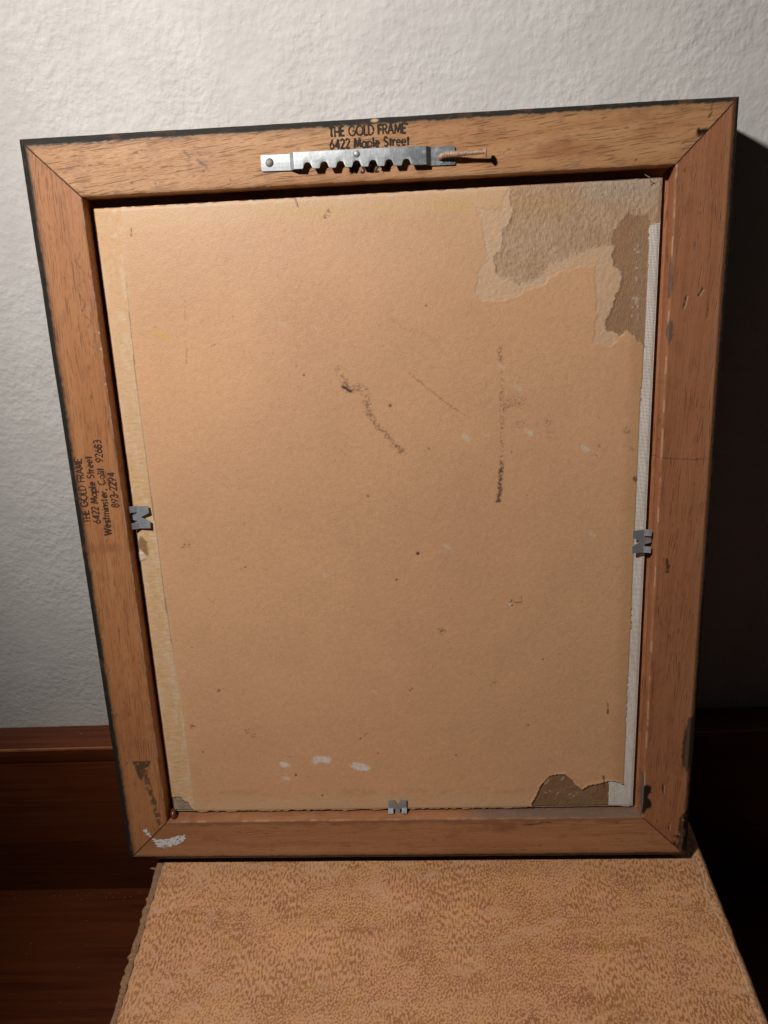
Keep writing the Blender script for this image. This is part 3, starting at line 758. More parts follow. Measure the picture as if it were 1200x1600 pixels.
# ------------------------------------------------------------------ rubber-stamp lettering (single-stroke geometric capitals)
def arc(cx, cy, rx, ry, a0, a1, n=10):
    return [(cx + rx * math.cos(math.radians(a0 + (a1 - a0) * i / n)), cy + ry * math.sin(math.radians(a0 + (a1 - a0) * i / n))) for i in range(n + 1)]
X = 0.62
GL = {
 'T': (.62, [[(0, 1), (.62, 1)], [(.31, 1), (.31, 0)]]), 'H': (.66, [[(0, 0), (0, 1)], [(.66, 0), (.66, 1)], [(0, .5), (.66, .5)]]),
 'E': (.50, [[(.5, 1), (0, 1), (0, 0), (.5, 0)], [(0, .52), (.46, .52)]]), 'F': (.48, [[(.48, 1), (0, 1), (0, 0)], [(0, .52), (.44, .52)]]),
 'G': (.92, [arc(.48, .5, .48, .5, 45, 360, 18) + [(.52, .5)]]), 'O': (.98, [arc(.49, .5, .49, .5, 0, 360, 20)]),
 'L': (.44, [[(0, 1), (0, 0), (.44, 0)]]), 'D': (.74, [[(0, 0), (0, 1), (.26, 1)] + arc(.26, .5, .48, .5, 90, -90, 12) + [(0, 0)]]),
 'R': (.56, [[(0, 0), (0, 1), (.28, 1)] + arc(.28, .74, .26, .26, 90, -90, 8) + [(0, .48)], [(.26, .48), (.56, 0)]]),
 'A': (.78, [[(0, 0), (.39, 1), (.78, 0)], [(.14, .34), (.64, .34)]]), 'M': (.92, [[(0, 0), (.14, 1), (.46, .15), (.78, 1), (.92, 0)]]),
 'W': (1.1, [[(0, 1), (.28, 0), (.55, .9), (.82, 0), (1.1, 1)]]), 'C': (.78, [arc(.48, .5, .48, .5, 52, 308, 14)]),
 'S': (.50, [arc(.25, .75, .23, .25, 35, 270, 9) + arc(.25, .25, .25, .25, 90, -145, 9)]),
 'a': (.60, [arc(.30, .31, .30, .31, 0, 360, 14), [(.60, X), (.60, 0)]]), 'p': (.60, [arc(.30, .31, .30, .31, 0, 360, 14), [(0, X), (0, -.32)]]),
 'l': (.10, [[(.05, 1), (.05, 0)]]), 'e': (.58, [[(0, .33), (.58, .33)] + arc(.29, .31, .29, .31, 0, 310, 12)]),
 't': (.34, [[(.17, .92), (.17, 0)], [(0, X), (.34, X)]]), 'r': (.32, [[(0, X), (0, 0)], [(0, .38), (.12, .58), (.32, .58)]]),
 's': (.38, [arc(.19, .46, .17, .15, 30, 270, 7) + arc(.19, .16, .19, .16, 90, -150, 7)]), 'm': (.82, [[(0, X), (0, 0)], [(0, .42)] + arc(.2, .42, .2, .2, 180, 0, 6) + [(.4, 0)], [(.4, .42)] + arc(.61, .42, .2, .2, 180, 0, 6) + [(.82, 0)]]),
 'i': (.10, [[(.05, X), (.05, 0)], [(.05, .82), (.05, .9)]]), 'n': (.46, [[(0, X), (0, 0)], [(0, .4)] + arc(.23, .39, .23, .23, 180, 0, 7) + [(.46, 0)]]),
 'f': (.34, [[(.34, .96), (.2, .94), (.15, .8), (.15, 0)], [(0, X), (.32, X)]]), '.': (.12, [[(.05, .02), (.08, .06)]]), ',': (.12, [[(.08, .08), (.02, -.14)]]),
 "'": (.10, [[(.05, 1), (.03, .84)]]), '-': (.34, [[(0, .42), (.34, .42)]]),
 '2': (.52, [arc(.26, .74, .25, .26, 160, -30, 9) + [(0, 0), (.52, 0)]]), '3': (.50, [arc(.24, .76, .22, .24, 150, -90, 9) + arc(.24, .27, .26, .27, 90, -150, 9)]),
 '4': (.60, [[(.44, 0), (.44, 1), (0, .28), (.60, .28)]]), '6': (.56, [[(.42, 1), (.06, .44)] , arc(.28, .29, .28, .29, 0, 360, 14)]),
 '8': (.52, [arc(.26, .76, .21, .24, 0, 360, 12), arc(.26, .27, .26, .27, 0, 360, 12)]), '9': (.56, [[(.14, 0), (.50, .56)], arc(.28, .71, .28, .29, 0, 360, 14)]),
 ' ': (.34, [])}
def stamp_line(text, p0, p1, cap, mat, parent, seed, wdt, drop):
    rg = np.random.default_rng(seed)
    p0 = np.array(p0); p1 = np.array(p1); L = np.linalg.norm(p1 - p0)
    ex = (p1 - p0) / L; ey = np.array((-ex[1], ex[0]))
    gaps = 0.20
    tot = sum(GL[c][0] for c in text) + gaps * (len(text) - 1)
    sx = L / tot
    vs_, fs = [], []
    x = 0.0
    for c in text:
        w_, strokes = GL[c]
        jx, jy = rg.normal(0, .015, 2)
        lw = wdt * rg.uniform(.8, 1.25); dp = drop * rg.uniform(0.3, 1.7)
        for st in strokes:
            pts = [p0 + ex * (x + q[0] + jx) * sx + ey * (q[1] + jy) * cap for q in st]
            for a_, b_ in zip(pts, pts[1:]):
                ln = np.linalg.norm(b_ - a_)
                if ln < 1e-6: continue
                nseg = max(1, int(ln / 0.3)); tdir = (b_ - a_) / ln; nd = np.array((-tdir[1], tdir[0]))
                for k in range(nseg):
                    if rg.random() < dp: continue
                    q0 = a_ + tdir * (ln * k / nseg - 0.12); q1 = a_ + tdir * (ln * (k + 1) / nseg + 0.12)
                    h0 = lw * rg.uniform(.65, 1.2) / 2; h1 = lw * rg.uniform(.65, 1.2) / 2
                    j = len(vs_); z = 0.16 + rg.random() * 0.02
                    for q, h in ((q0, h0), (q0, -h0), (q1, -h1), (q1, h1)):
                        qq = q + nd * h; vs_.append((qq[0], qq[1], z))
                    fs.append((j, j + 1, j + 2, j + 3))
        x += w_ + gaps
    # stray ink flecks
    for k in range(6):
        q = p0 + ex * rg.uniform(0, L) + ey * rg.uniform(-.2, 1.1) * cap; r = rg.uniform(.08, .2); j = len(vs_)
        for dx, dy in ((-r, -r), (r, -r), (r, r), (-r, r)):
            vs_.append((q[0] + dx, q[1] + dy, 0.16))
        fs.append((j, j + 1, j + 2, j + 3))
    return mesh_np('stamp_lettering', vs_, fs, mat, parent, None, False)
TXT = ("THE GOLD FRAME'", "6422 Maple Street", "Westminster, Calif. 92683", "893-2294")
st = FEAT['stamp_top']
ends = [(st[0], st[1]), (st[2], st[3]), ((139.0, st[4][1]), (189.5, st[5][1])), ((154.5, st[6][1]), (173.5, st[7][1]))]
for i, (tx, (a_, b_)) in enumerate(zip(TXT, ends)):
    stamp_line(tx, a_, b_, 3.9, M_INK, rails['top'], 40 + i, 0.80, 0.06)['label'] = 'black stamped line reading ' + tx.replace("'", '')
sl_ = FEAT['stamp_left']
for i, tx in enumerate(TXT):
    stamp_line(tx, sl_[2 * i], sl_[2 * i + 1], 3.7, M_INK2, rails['left'], 60 + i, 0.70, 0.12)['label'] = 'faded stamped line reading ' + tx.replace("'", '')

# ------------------------------------------------------------------ sawtooth hanger with its nails
hl, hr = 113.8, 203.2
xs = np.unique(np.concatenate([np.arange(hl, hr + .01, 0.16), [hl, hr]]))
notches = [p[0] for p in FEAT['notch']]
def lift(x):
    return 2.6 * smooth(127.0, 129.6, x) * (1 - smooth(189.8, 192.4, x)) + 0.35 * np.sin(np.clip((x - 129) / 61, 0, 1) * math.pi) + 0.28
ytop = 383.4 - (xs - hl) * 0.009 - 0.3 * smooth(0.8, 0, xs - hl) ** 2 - 0.3 * smooth(0.8, 0, hr - xs) ** 2
ytop = ytop + 0.5 * smooth(126.5, 131, xs) * 0
ybot = 376.4 - (xs - hl) * 0.020 + 0.3 * smooth(0.8, 0, xs - hl) ** 2 + 0.3 * smooth(0.8, 0, hr - xs) ** 2
for c in notches:
    d = np.abs(xs - c)
    nt = 2.7 * np.sqrt(np.clip(1 - (d / 2.25) ** 2, 0, 1)) * (d < 1.4) + np.where((d >= 1.4) & (d < 2.25), 2.7 * np.sqrt(1 - (1.4 / 2.25) ** 2) * (2.25 - d) / 0.85, 0)
    ybot = ybot + nt
zt = lift(xs)
rows = []
for z_off, sy in ((-0.75, 0.0), (0, 0.0), (0.06, 0.12)):
    rows.append(np.stack([xs, ybot + sy, zt + z_off + 0.5], -1))
for f in (0.25, 0.5, 0.75):
    rows.append(np.stack([xs, ybot + (ytop - ybot) * f, zt + 0.56 + 0.10 * math.sin(f * math.pi)], -1))
for z_off, sy in ((0.06, -0.12), (0, 0.0), (-0.75, 0.0)):
    rows.append(np.stack([xs, ytop + sy, zt + z_off + 0.5], -1))
rows.append(np.stack([xs, ybot, zt - 0.75 + 0.5], -1))
Rv = np.stack(rows, 0)
nr, nc = Rv.shape[:2]
caps = ([i * nc for i in range(nr - 1)], [i * nc + nc - 1 for i in range(nr - 1)][::-1])
hanger = mesh_np('sawtooth_hanger', Rv.reshape(-1, 3), grid_quads(nr, nc), M_STEEL, frame, None, False, caps)
hanger['label'] = 'galvanised steel sawtooth hanger on the top rail'

def dome(name, c, r, h, mat, parent, n=16, rings=4):
    b = bmesh.new(); prev = None
    for k in range(rings + 1):
        an = math.pi / 2 * k / rings
        rr = r * math.cos(an); zz = c[2] + h * math.sin(an)
        if k == rings:
            top = b.verts.new((c[0] * MM, c[1] * MM, zz * MM))
            for q in range(n):
                b.faces.new((prev[q], prev[(q + 1) % n], top))
        else:
            ring = [b.verts.new(((c[0] + rr * math.cos(2 * math.pi * q / n)) * MM, (c[1] + rr * math.sin(2 * math.pi * q / n)) * MM, zz * MM)) for q in range(n)]
            if prev:
                for q in range(n):
                    b.faces.new((prev[q], prev[(q + 1) % n], ring[(q + 1) % n], ring[q]))
            prev = ring
    return bm_obj(name, b, mat, parent, True)
zr = float(lift(np.array([158.4]))[0]) + 0.55
dome('rivet', (158.4, 380.9, zr), 1.55, 0.75, M_STEEL, hanger)
dome('hole_shade_disc', (117.7, 379.9, 0.82), 2.35, 0.05, M_HOLE_SHADE, hanger, 20, 2)  # dark discs laid on the strap for the shade inside the holes
dome('nail_head', (117.75, 379.95, 0.88), 2.0, 0.35, M_NAILHEAD, hanger, 20, 3)
dome('hole_shade_disc', (196.3, 377.9, 0.82), 1.9, 0.05, M_HOLE_SHADE, hanger, 20, 2)
# bent ring-shank nail sticking out of the right-hand hole
ctrl = [(196.4, 377.5, 0.6), (196.5, 378.0, 1.6), (197.4, 378.4, 2.6), (199.4, 378.55, 3.2), (203, 378.5, 3.7), (208, 378.45, 4.3), (212.5, 378.4, 4.8), (216.4, 378.4, 5.3)]
pts, rad = [], []
for k in range(len(ctrl) - 1):
    for q in range(8):
        f = q / 8; p = Vector(ctrl[k]).lerp(Vector(ctrl[k + 1]), f)
        pts.append(p); x = p.x
        base = 1.28 if x < 204 else 1.28 - 0.40 * min(1, (x - 204) / 5)
        rad.append(base + (0.16 * math.sin(x * 2 * math.pi / 1.15) if x < 209 else 0.06 * math.sin(x * 2 * math.pi / 1.15)))
pts.append(Vector(ctrl[-1])); rad.append(0.85)
b = bmesh.new(); bm_tube(b, pts, rad, 14)
bent = bm_obj('bent_nail', b, M_NAIL, hanger, True); bent['label'] = 'bent rusty ring-shank nail in the right hole'
ax = (Vector(ctrl[-1]) - Vector(ctrl[-2])).normalized(); e = Vector(ctrl[-1])
b = bmesh.new(); bm_tube(b, [e - ax * 0.3, e + ax * 0.25, e + ax * 0.55, e + ax * 0.75], [0.95, 1.95, 2.1, 1.95], 18)
bm_obj('bent_nail_head', b, M_NAIL, hanger, False)

# ------------------------------------------------------------------ flat M-shaped framing points holding the panel
def clip(name, origin, ang, scale, skew, label):
    """local x along the rail, y toward the middle of the panel, z toward the viewer"""
    o = bpy.data.objects.new(name, None)
    def plate(nm, poly, z0s, th, mat, parent):
        b = bmesh.new()
        lo = [b.verts.new((x * MM, y * MM, z * MM)) for (x, y), z in zip(poly, z0s)]
        hi = [b.verts.new((x * MM, y * MM, (z + th) * MM)) for (x, y), z in zip(poly, z0s)]
        b.faces.new(lo[::-1]); b.faces.new(hi)
        for i in range(len(poly)):
            j = (i + 1) % len(poly); b.faces.new((lo[i], lo[j], hi[j], hi[i]))
        b.normal_update()
        bmesh.ops.triangulate(b, faces=[f for f in b.faces if len(f.verts) > 4])
        return bm_obj(nm, b, mat, parent)
    main = [(-5.6, 2.4), (-5.6, 8.2), (-2.1, 8.4), (0.0, 3.9), (2.1, 8.4), (5.6, 8.2), (5.6, 2.4), (2.6, 2.4), (1.6, 1.6), (1.2, -1.6), (-1.2, -1.6), (-1.6, 1.6), (-2.6, 2.4)]
    p = plate(name, main, [0.35 + 0.05 * y for x, y in main], 0.55, M_CLIP, frame)
    for sgn in (-1, 1):
        xs_ = sorted((sgn * 2.6, sgn * 5.7))
        tab = [(xs_[0], -0.4), (xs_[0], 2.6), (xs_[1], 2.6), (xs_[1], -0.4)]
        plate('bent_tab', tab, [2.3, 0.40, 0.40, 2.3], 0.5, M_CLIP, p)
    p.matrix_local = Matrix.Translation((origin[0] * MM, origin[1] * MM, origin[2] * MM)) @ Matrix.Rotation(ang, 4, 'Z') @ Matrix.Rotation(skew, 4, 'X') @ Matrix.Scale(scale, 4)
    p['label'] = label
    return p
cl = FEAT['clips']
clip('framing_point', (28.6, cl[0][1] + 0.2, -6.9), -math.pi / 2, 1.10, 0.05, 'M-shaped steel point on the left edge')
clip('framing_point', (300.6, cl[1][1] + 0.2, -6.9), math.pi / 2, 1.10, 0.22, 'M-shaped steel point over the white canvas edge')
clip('framing_point', (cl[2][0], 28.2, -6.9), 0.0, 0.95, 0.03, 'M-shaped steel point on the bottom edge')

# glue drip in the lower left corner
b = bmesh.new(); bm_tube(b, [(29.0, 31.5, -6.2), (29.4, 29.8, -4.6), (29.9, 28.2, -3.6), (30.4, 27.0, -3.0), (30.6, 26.2, -2.9)], [0.9, 1.6, 1.75, 1.2, 0.35], 12)
bm_obj('glue_drip', b, M_AMBER, frame, True)

# ------------------------------------------------------------------ canvas panel lying in the rebate
panel = empty('canvas_panel', FMAT @ Matrix.Translation((164 * MM, 28.4 * MM, -10 * MM)),
              'old canvas panel with torn tan paper backing and stains, set in the frame', 'canvas panel')
bpy.context.view_layer.update()
PINV = (Matrix.Translation((164 * MM, 28.4 * MM, -10 * MM))).inverted()
def to_panel(o, parent=panel):
    o.parent = parent
    o.matrix_parent_inverse = PINV if parent is panel else Matrix.Identity(4)
    return o
st_ = 0.5
us = np.arange(28.2, 300.01, st_); vs_ = np.arange(28.4, 366.21, st_)
U, V = np.meshgrid(us, vs_)
pny, pnx = U.shape
rag = fbm(U / 2.2, V / 2.2, 600, 4) - .5
rag2 = fbm(U / 7, V / 7, 605, 4) - .5
fine = vn(U / 0.9, V / 0.9, 610)
d_out = sdf(FEAT['tear_outer'], U, V) + rag * 2.6 + rag2 * 1.6
d_smooth = sdf(FEAT['tear_smooth'], U, V) + rag * 1.6
d_halo = sdf(FEAT['halo'], U, V) + rag * 2.6 + rag2 * 3.0
d_can = sdf(FEAT['canvas_right'], U, V, 30) + rag * 0.5
d_low = sdf(FEAT['tear_low'], U, V) + rag * 0.9
d_chip = sdf(FEAT['chip'], U, V) + rag * 1.2
ll = np.array(FEAT['left_line']); o_ = np.argsort(ll[:, 1])
lineu = np.interp(V, ll[o_, 1], ll[o_, 0]) + 0.25 * (fbm(V / 8, V * 0, 615, 3) - .5)
d_left = U - lineu                                            # negative: glued fold strip
lab_ = np.zeros(U.shape, int)                                  # 0 paper
lab_[d_left < 0] = 3                                           # fold strip
lab_[d_out < 0] = 1                                            # torn core
lab_[d_low < 0] = 4                                            # lower torn core
lab_[d_can < 0] = 2                                            # bare canvas
lab_[(d_chip < 0)] = 5
lab_[(d_can < 0) & (V < 45) & (U > 285)] = 2
# --- heights
h = 0.10 * (fbm(U / 24, V / 24, 620, 3) - .5) + 0.075 * (fbm(U / 2.0, V / 2.0, 625, 4) - .5)
fib = fbm(U / 1.1 + rag * 2, V / 2.2, 630, 4)
h_core = -0.36 + 0.26 * (fib - .5) + 0.42 * (fbm(U / 0.75, V / 1.5, 632, 2) - .5) + 0.12 * rag
h = np.where(lab_ == 1, h_core, h)
sm = (lab_ == 1) & (d_smooth < 0)
h = np.where(sm, -0.55 + 0.06 * (fib - .5), h)
halo = (lab_ == 0) & (d_halo < 0)
h = np.where(halo, -0.10 + 0.28 * (fbm(U / 1.2, V / 1.2, 640, 4) - .5) - 0.05, h)
h = np.where((lab_ == 1), h + 0.25 * smooth(-1.0, 0, d_out), h)
h = np.where(lab_ == 2, -0.42, h)
h = np.where(lab_ == 3, -0.22 + 0.22 * (fbm(U / 3.5, V / 0.9, 650, 3) - .5) * smooth(330, 250, V) + 0.10 * rag, h)
h = np.where(lab_ == 4, -0.62 + 0.05 * rag, h)
h = np.where(lab_ == 5, -0.8 + 0.6 * rag2, h)
h = h + (lab_ == 0) * (0.30 * smooth(1.8, 0, d_low) * smooth(.35, .6, rag2 + .5 + .15) + 0.05 * smooth(1.0, 0, d_halo) * (d_halo > 0))
lip = (lab_ == 0) & (d_left < 0.8); h = np.where(lip, h + 0.06, h)
# --- colours
def L3(*c): return np.array(c)
tan = L3(0.665, 0.380, 0.206)
col = np.broadcast_to(tan, U.shape + (3,)).copy()
big = fbm(U / 70, V / 70, 660, 3)[..., None] - .5
mid = fbm(U / 14, V / 14, 665, 4)[..., None] - .5
grit = fbm(U / 1.3, V / 1.3, 668, 3)[..., None] - .5
col = col * (1 + 0.16 * big + 0.08 * mid + 0.16 * grit)
spk = vn(U / 0.75, V / 0.75, 670); spk2 = vn(U / 1.4, V / 1.4, 672)
col = np.where((spk > 0.965)[..., None], col * 0.80, col)
col = np.where((spk2 > 0.985)[..., None], col * 0.72, col)
def blend(m, c):
    global col
    m = np.clip(m, 0, 1)[..., None]; col = col * (1 - m) + np.array(c) * m
# lamplight painted over the upper paper; cream border where it wraps the folds; ochre glue seep
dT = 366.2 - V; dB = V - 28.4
blend(smooth(60, 10, dT + rag2 * 20) * 0.30 * (lab_ == 0), (0.69, 0.46, 0.275))  # wide paler top: fall of lamplight put into the tint
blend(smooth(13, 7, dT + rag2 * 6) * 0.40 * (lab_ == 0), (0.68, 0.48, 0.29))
yb = smooth(4.5, 0.5, np.abs(dT - 7.5 + rag2 * 3)) * smooth(.36, .62, fbm(U / 12, V / 3, 680, 4))
blend(yb * (0.35 + 0.55 * smooth(170, 232, U) * smooth(246, 238, U)) * (lab_ == 0), (0.62, 0.41, 0.15))
blend(smooth(.5, .65, fbm(U / 6, V / 2, 682, 3)) * smooth(4, 2, dT) * .5, (0.62, 0.50, 0.36))
blend(smooth(12, 4, dB + rag2 * 7) * 0.40 * (lab_ == 0), (0.66, 0.48, 0.29))
blend(smooth(3, .5, np.abs(dB - 12 + rag2 * 4)) * .35 * smooth(.45, .7, fbm(U / 5, V / 3, 684, 4)) * (lab_ == 0), (0.45, 0.25, 0.10))
# right border: ochre streak next to the canvas
blend(smooth(9, 2, -1 * (U - 291) + rag2 * 5) * smooth(284, 292, U + rag2 * 6) * .45 * (lab_ == 0) * (V < 300), (0.46, 0.27, 0.12))
# fold strip
fs_ = lab_ == 3
blend(fs_ * (0.6 + 0.4 * smooth(345, 280, V)), (0.70, 0.455, 0.26))
blend(fs_ * smooth(.40, .62, fbm(U / 5, V / 14, 690, 4)) * (0.15 + .35 * smooth(300, 220, V)), (0.64, 0.42, 0.18))
blend(fs_ * smooth(.50, .64, fbm(U / 2.6, V / 5, 694, 4)) * smooth(6, 1.5, np.abs(d_left + 2.6)) * .5, (0.70, 0.56, 0.40))
blend(fs_ * smooth(.72, .80, fbm(U / 1.4, V / 1.4, 696, 3)) * .3, (0.38, 0.28, 0.18))
blend(fs_ * smooth(34, 29, U) * .35 * smooth(.4, .6, fbm(U / 3, V / 9, 698, 3)), (0.70, 0.58, 0.43))
blend((np.abs(d_left - 0.1) < 0.32) * smooth(100, 160, V) * smooth(352, 300, V) * .75, (0.20, 0.12, 0.06))
blend((lab_ == 0) * smooth(2.6, .4, d_left) * .30, (0.68, 0.50, 0.32))
d_s1 = sdf(FEAT['scrap'], U, V) + rag * .6; d_s2 = sdf(FEAT['scrap_pale'], U, V) + rag * .8
blend(smooth(.2, -.3, d_s1) * .9, (0.27, 0.15, 0.07)); h = h + smooth(.3, -.4, d_s1) * .3
blend(smooth(.3, -.4, d_s2) * .85, (0.70, 0.57, 0.46)); h = h + smooth(.3, -.8, d_s2) * .5
# torn area
tc = lab_ == 1
blend(tc * 1.0, (0.52, 0.345, 0.22))
blend(tc * smooth(.35, .65, fbm(U / 5, V / 5, 700, 4)) * .6, (0.57, 0.40, 0.27))
blend(tc * smooth(.55, .75, fib) * .4, (0.60, 0.43, 0.29))
blend(tc * smooth(.44, .28, fib) * .40, (0.38, 0.235, 0.145))
blend(tc * smooth(14, 6, dT + rag2 * 6) * smooth(256, 270, U) * .6, (0.48, 0.40, 0.31))
blend(tc * smooth(5.5, 2.5, np.abs(dT - 9.5) + rag2 * 5) * smooth(272, 254, U) * .35, (0.52, 0.33, 0.14))
blend(sm * 1.0, (0.38, 0.22, 0.125)); blend(sm * smooth(.45, .7, fbm(U / 8, V / 16, 710, 3)) * .4, (0.42, 0.245, 0.14))
bl, bt = seg_dist(FEAT['bumpy_line'], U, V)
bead = (bl < 1.6) & (spk2 > 0.74) & (lab_ == 1)
blend(bead * .6, (0.66, 0.56, 0.44)); h = h + bead * 0.25
blend(sm * smooth(7, 2, np.abs(U - 292.5)) * .35, (0.40, 0.28, 0.18))
blend((lab_ == 0) * smooth(1.3, -1.6, d_halo + rag * 1.5) * (0.72 + .3 * (fbm(U / 4, V / 4, 720, 3) - .5)), (0.655, 0.45, 0.285))
blend(halo * smooth(.58, .75, fbm(U / 1.3, V / 1.3, 722, 3)) * .5, (0.62, 0.50, 0.37))
blend(smooth(0.8, 0, np.abs(d_out)) * (d_out > -0.7) * .35 * halo, (0.62, 0.50, 0.37))
# lower tear
lt = lab_ == 4
blend(lt * 1.0, (0.26, 0.145, 0.075)); blend(lt * smooth(.4, .7, fbm(U / 7, V / 4, 730, 3)) * .5, (0.30, 0.20, 0.115))
for i, p in enumerate(FEAT['flakes']):
    r_ = (2.8, 1.3, .9, 1.1, 1.1, 1.0, .9, .9)[i]
    an = (1.1, .9, 2.6, 2.4, .9, .7, 1.2, 2.2)[i]
    x_ = (U - p[0]) * math.cos(an) + (V - p[1]) * math.sin(an); y_ = -(U - p[0]) * math.sin(an) + (V - p[1]) * math.cos(an)
    m = (np.hypot(x_, y_ * 2.2) + rag * 1.4 < r_) * lt
    blend(m * .7, (0.50, 0.38, 0.27)); h = h + m * .2
blend((np.abs(d_low) < .35) * (lab_ == 0) * .6, (0.70, 0.54, 0.36))
blend((np.abs(d_low + .3) < .4) * lt * .25 * smooth(262, 250, U), (0.10, 0.06, 0.035))  # thin dark rim: shadow of the torn lip painted in
# canvas & chip
blend((lab_ == 2) * 1.0, (0.86, 0.83, 0.78)); blend((lab_ == 2) * smooth(.5, .7, fbm(U / 2, V / 9, 740, 3)) * .35, (0.62, 0.52, 0.40))
h = h + (lab_ == 2) * .10 * (vn(U / .8, V / .8, 742) - .5)
blend((lab_ == 5) * 1.0, (0.40, 0.31, 0.22)); blend((lab_ == 5) * smooth(.45, .6, rag2 + .5) * .6, (0.29, 0.21, 0.14))
blend((np.abs(d_chip) < .3) * .6, (0.20, 0.13, 0.07))
# scuffs and specks
def scuff(pts, wdt, c, a, dens, seed, sc=0.8, dh=0.0):
    global h
    k = box_sel(pts, U, V, wdt * 1.6 + .5)
    if not k.any(): return
    u, v = U[k], V[k]
    d, t_ = seg_dist(pts, u, v)
    n = vn(u / sc, v / sc, seed); n2 = fbm(u / 2.2, v / 2.2, seed + 1, 3)
    m = smooth(wdt, wdt * .1, d + (n2 - .5) * wdt) * (n > 1 - dens)
    f = np.clip(m * a, 0, 1)[:, None]
    col[k] = col[k] * (1 - f) + np.array(c) * f; h[k] += m * dh
scuff(FEAT['scuff_a'], 3.2, (0.26, 0.13, 0.065), .7, .42, 800, .6)
scuff(FEAT['scuff_a'][5:], 1.3, (0.20, 0.11, 0.06), .7, .48, 801, .6)
scuff(FEAT['scuff_a'][1:3], 2.2, (0.16, 0.10, 0.055), .6, .5, 802, .6)
scuff(FEAT['scuff_a_dark'], 1.0, (0.015, 0.012, 0.01), 1, 1.0, 803)
scuff(FEAT['scuff_b'], 0.8, (0.38, 0.14, 0.065), .65, .6, 804, .6)
scuff(FEAT['scuff_c'], 3.4, (0.42, 0.23, 0.11), .5, .34, 805, .6)
scuff(FEAT['scuff_d'], 1.6, (0.28, 0.13, 0.07), .7, .45, 806, .6)
scuff(FEAT['scuff_d_dark'], 2.0, (0.09, 0.05, 0.03), .9, .58, 807, .6)
for i, p in enumerate(FEAT['scuff_blobs']):
    scuff([p, (p[0] + 1, p[1])], (6.0, 3.5, 4.0, 3.0, 3.5, 4.5)[i], (0.28, 0.13, 0.07), .6, .34, 810 + i, .6)
for i, p in enumerate(FEAT['dots']):
    r_ = 1.15 if i < 2 else (.75, .6, .9)[i % 3]
    scuff([p, (p[0] + .3, p[1] - .2)], r_, (0.03, 0.02, 0.015) if i < 2 else (0.12, 0.06, 0.035), .95, 1.0, 830 + i, 0.8, -0.15)
for i, p in enumerate(FEAT['white_scuffs']):
    scuff([(p[0] - 1.2, p[1] + .9), (p[0] + 1.4, p[1] - 1.1)], (1.7, 1.8, 1.6, 1.6, 2, 1.6, 1.6, 1.2, 1.6, 2, 1, 1.2)[i], (0.70, 0.58, 0.45), (.85, .6, .8, .55, .45, .5, .5, .4, .35, .35, .6, .4)[i], .75, 850 + i)
scuff(FEAT['squiggle'], .42, (0.13, 0.07, 0.04), .85, 1, 870)
scuff([FEAT['squiggle'][0], (FEAT['squiggle'][0][0] + .2, FEAT['squiggle'][0][1] + .6)], .9, (0.75, .66, .55), .9, 1, 871)
for i, p in enumerate(FEAT['cluster']):
    scuff([p, (p[0] + 1, p[1] + .6)], 1.9, (0.22, 0.09, 0.05), .75, .45, 880 + i)
tk = FEAT['ticks']
for i in range(0, len(tk), 2):
    scuff(tk[i:i + 2], .55 if i < 8 else .35, (0.05, 0.03, 0.02) if i < 8 else (0.25, 0.14, 0.08), .9 if i < 8 else .5, 1, 910 + i, .8, -.1)
for i, p in enumerate(FEAT['smudge']):
    scuff([p, (p[0] + .6, p[1] - 1)], (1.9, 2.4, 2.2, 1.2)[i], (0.14, 0.07, 0.04), (.95, .6, .5, .6)[i], (.9, .5, .45, .5)[i], 930 + i)
for i, p in enumerate(FEAT['yellow']):
    scuff([p, (p[0] + 1.2, p[1] - 1)], 1.6, (0.66, 0.42, 0.06), .65, .6, 940 + i)
rg = np.random.default_rng(77)
for i in range(70):
    p = (rg.uniform(45, 290), rg.uniform(45, 355)); an = rg.uniform(0, 3.1); ln = rg.exponential(1.2)
    scuff([p, (p[0] + ln * math.cos(an), p[1] + ln * math.sin(an))], rg.uniform(.3, .5), (0.25, 0.13, 0.07) if rg.random() < .6 else (0.68, .52, .36), rg.uniform(.25, .7), .9, 960 + i)
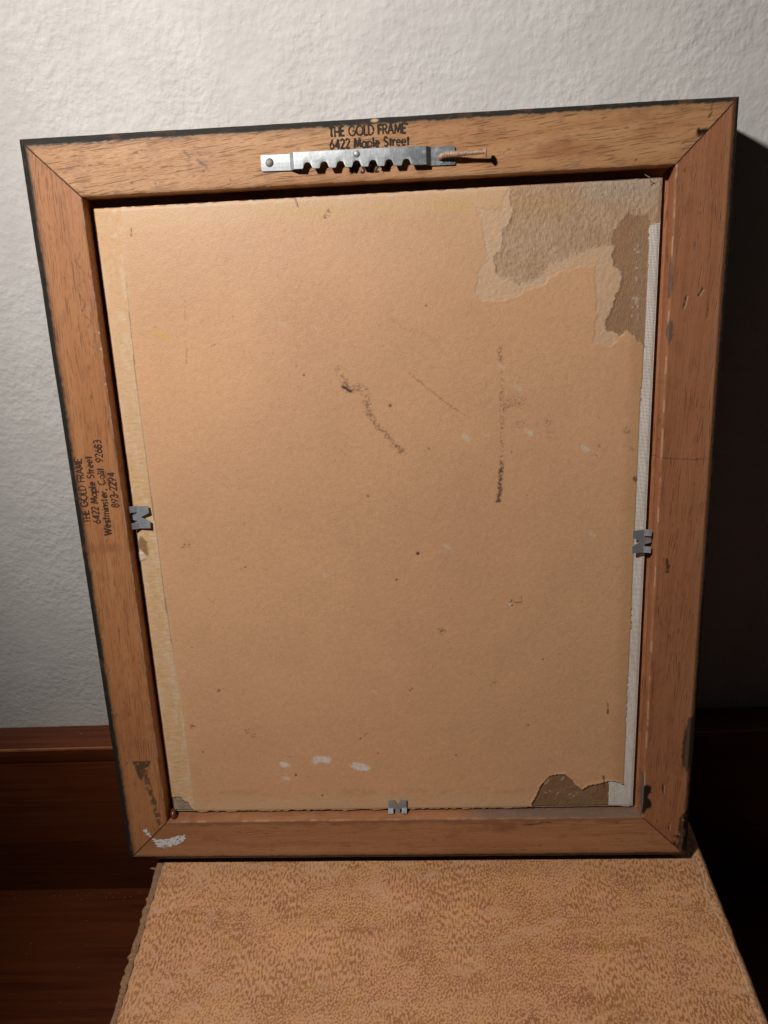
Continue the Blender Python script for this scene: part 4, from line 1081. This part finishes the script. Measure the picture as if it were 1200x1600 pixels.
# chalky white paint touches
db = FEAT['dabs']
for i, (rx, ry, an, a_) in enumerate(((3.3, 1.9, -.3, .95), (3.0, 1.6, -.05, .5), (6.2, 3.1, -.02, .85), (6.4, 2.7, -.22, .95))):
    x_ = (U - db[i][0]) * math.cos(an) + (V - db[i][1]) * math.sin(an); y_ = -(U - db[i][0]) * math.sin(an) + (V - db[i][1]) * math.cos(an)
    e_ = np.hypot(x_ / rx, y_ / ry)
    if i in (1, 2):
        e_ = np.maximum(e_, 1.6 - np.hypot(x_ / rx / .55, (y_ + ry * .9) / ry / .8))
    n_ = fbm(U / 1.1, V / 1.1, 1200 + i, 4)
    m_ = smooth(1.05, 0.72, e_ + (n_ - .5) * .7) * smooth(.22, .45, fbm(U / .8, V / .8, 1210 + i, 3)) * a_
    blend(m_, (0.76, 0.73, 0.69)); h = h + m_ * 0.06
# ragged outer edge and skirt
Up = U.copy(); Vp = V.copy()
Up[:, 0] += 0.5 * rag[:, 0]; Up[:, -1] += 0.4 * rag[:, -1] * (V[:, -1] > 330)
Vp[-1] += 1.0 * rag[-1] - .2; Vp[0] += 1.6 * rag[0] + 0.8 * rag2[0]
cr = smooth(2.0, 0.0, np.minimum(np.minimum(U - us[0], us[-1] - U), np.minimum(V - vs_[0], vs_[-1] - V)))
h = h - 0.5 * cr ** 2
PV = np.stack([Up, Vp, PANEL_W + h], -1)
quads = grid_quads(pny, pnx)
flab = lab_[:-1, :-1].ravel()
def piece(name, ids, mat, label=None):
    q = quads[np.isin(flab, ids)]
    k, inv = np.unique(q.ravel(), return_inverse=True)
    o = mesh_np(name, PV.reshape(-1, 3)[k], inv.reshape(-1, 4), mat, None, {'tint': col.reshape(-1, 3)[k]})
    if label: o['label'] = label
    return to_panel(o)
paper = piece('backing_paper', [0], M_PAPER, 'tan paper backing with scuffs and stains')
piece('torn_board', [1], M_CORE, 'rough grey-brown torn patch at the upper right')
piece('torn_board', [4], M_CORE, 'dark brown torn patch at the lower right')
piece('canvas_edge', [2], M_CANVAS, 'bare white canvas strip down the right side')
piece('folded_edge', [3], M_GLUE, 'yellowed glue-stained strip down the left side')
piece('chipped_corner', [5], M_CORE, 'chipped lower left corner')
b = bmesh.new(); bm_box(b, (28.35, 28.55, -10.1), (299.85, 366.0, -7.95)); to_panel(bm_obj('board', b, M_BOARD))
# loose fibre at the upper right corner
fb = FEAT['fibre']
b = bmesh.new(); bm_tube(b, [(fb[0][0], fb[0][1], -3.2), (fb[1][0], fb[1][1], -3.6), (fb[2][0], fb[2][1], -6.2), (fb[2][0] + .3, fb[2][1] - 1.2, -7.1)], [.12, .16, .16, .14], 6)
to_panel(bm_obj('loose_fibre', b, M_FIBRE))
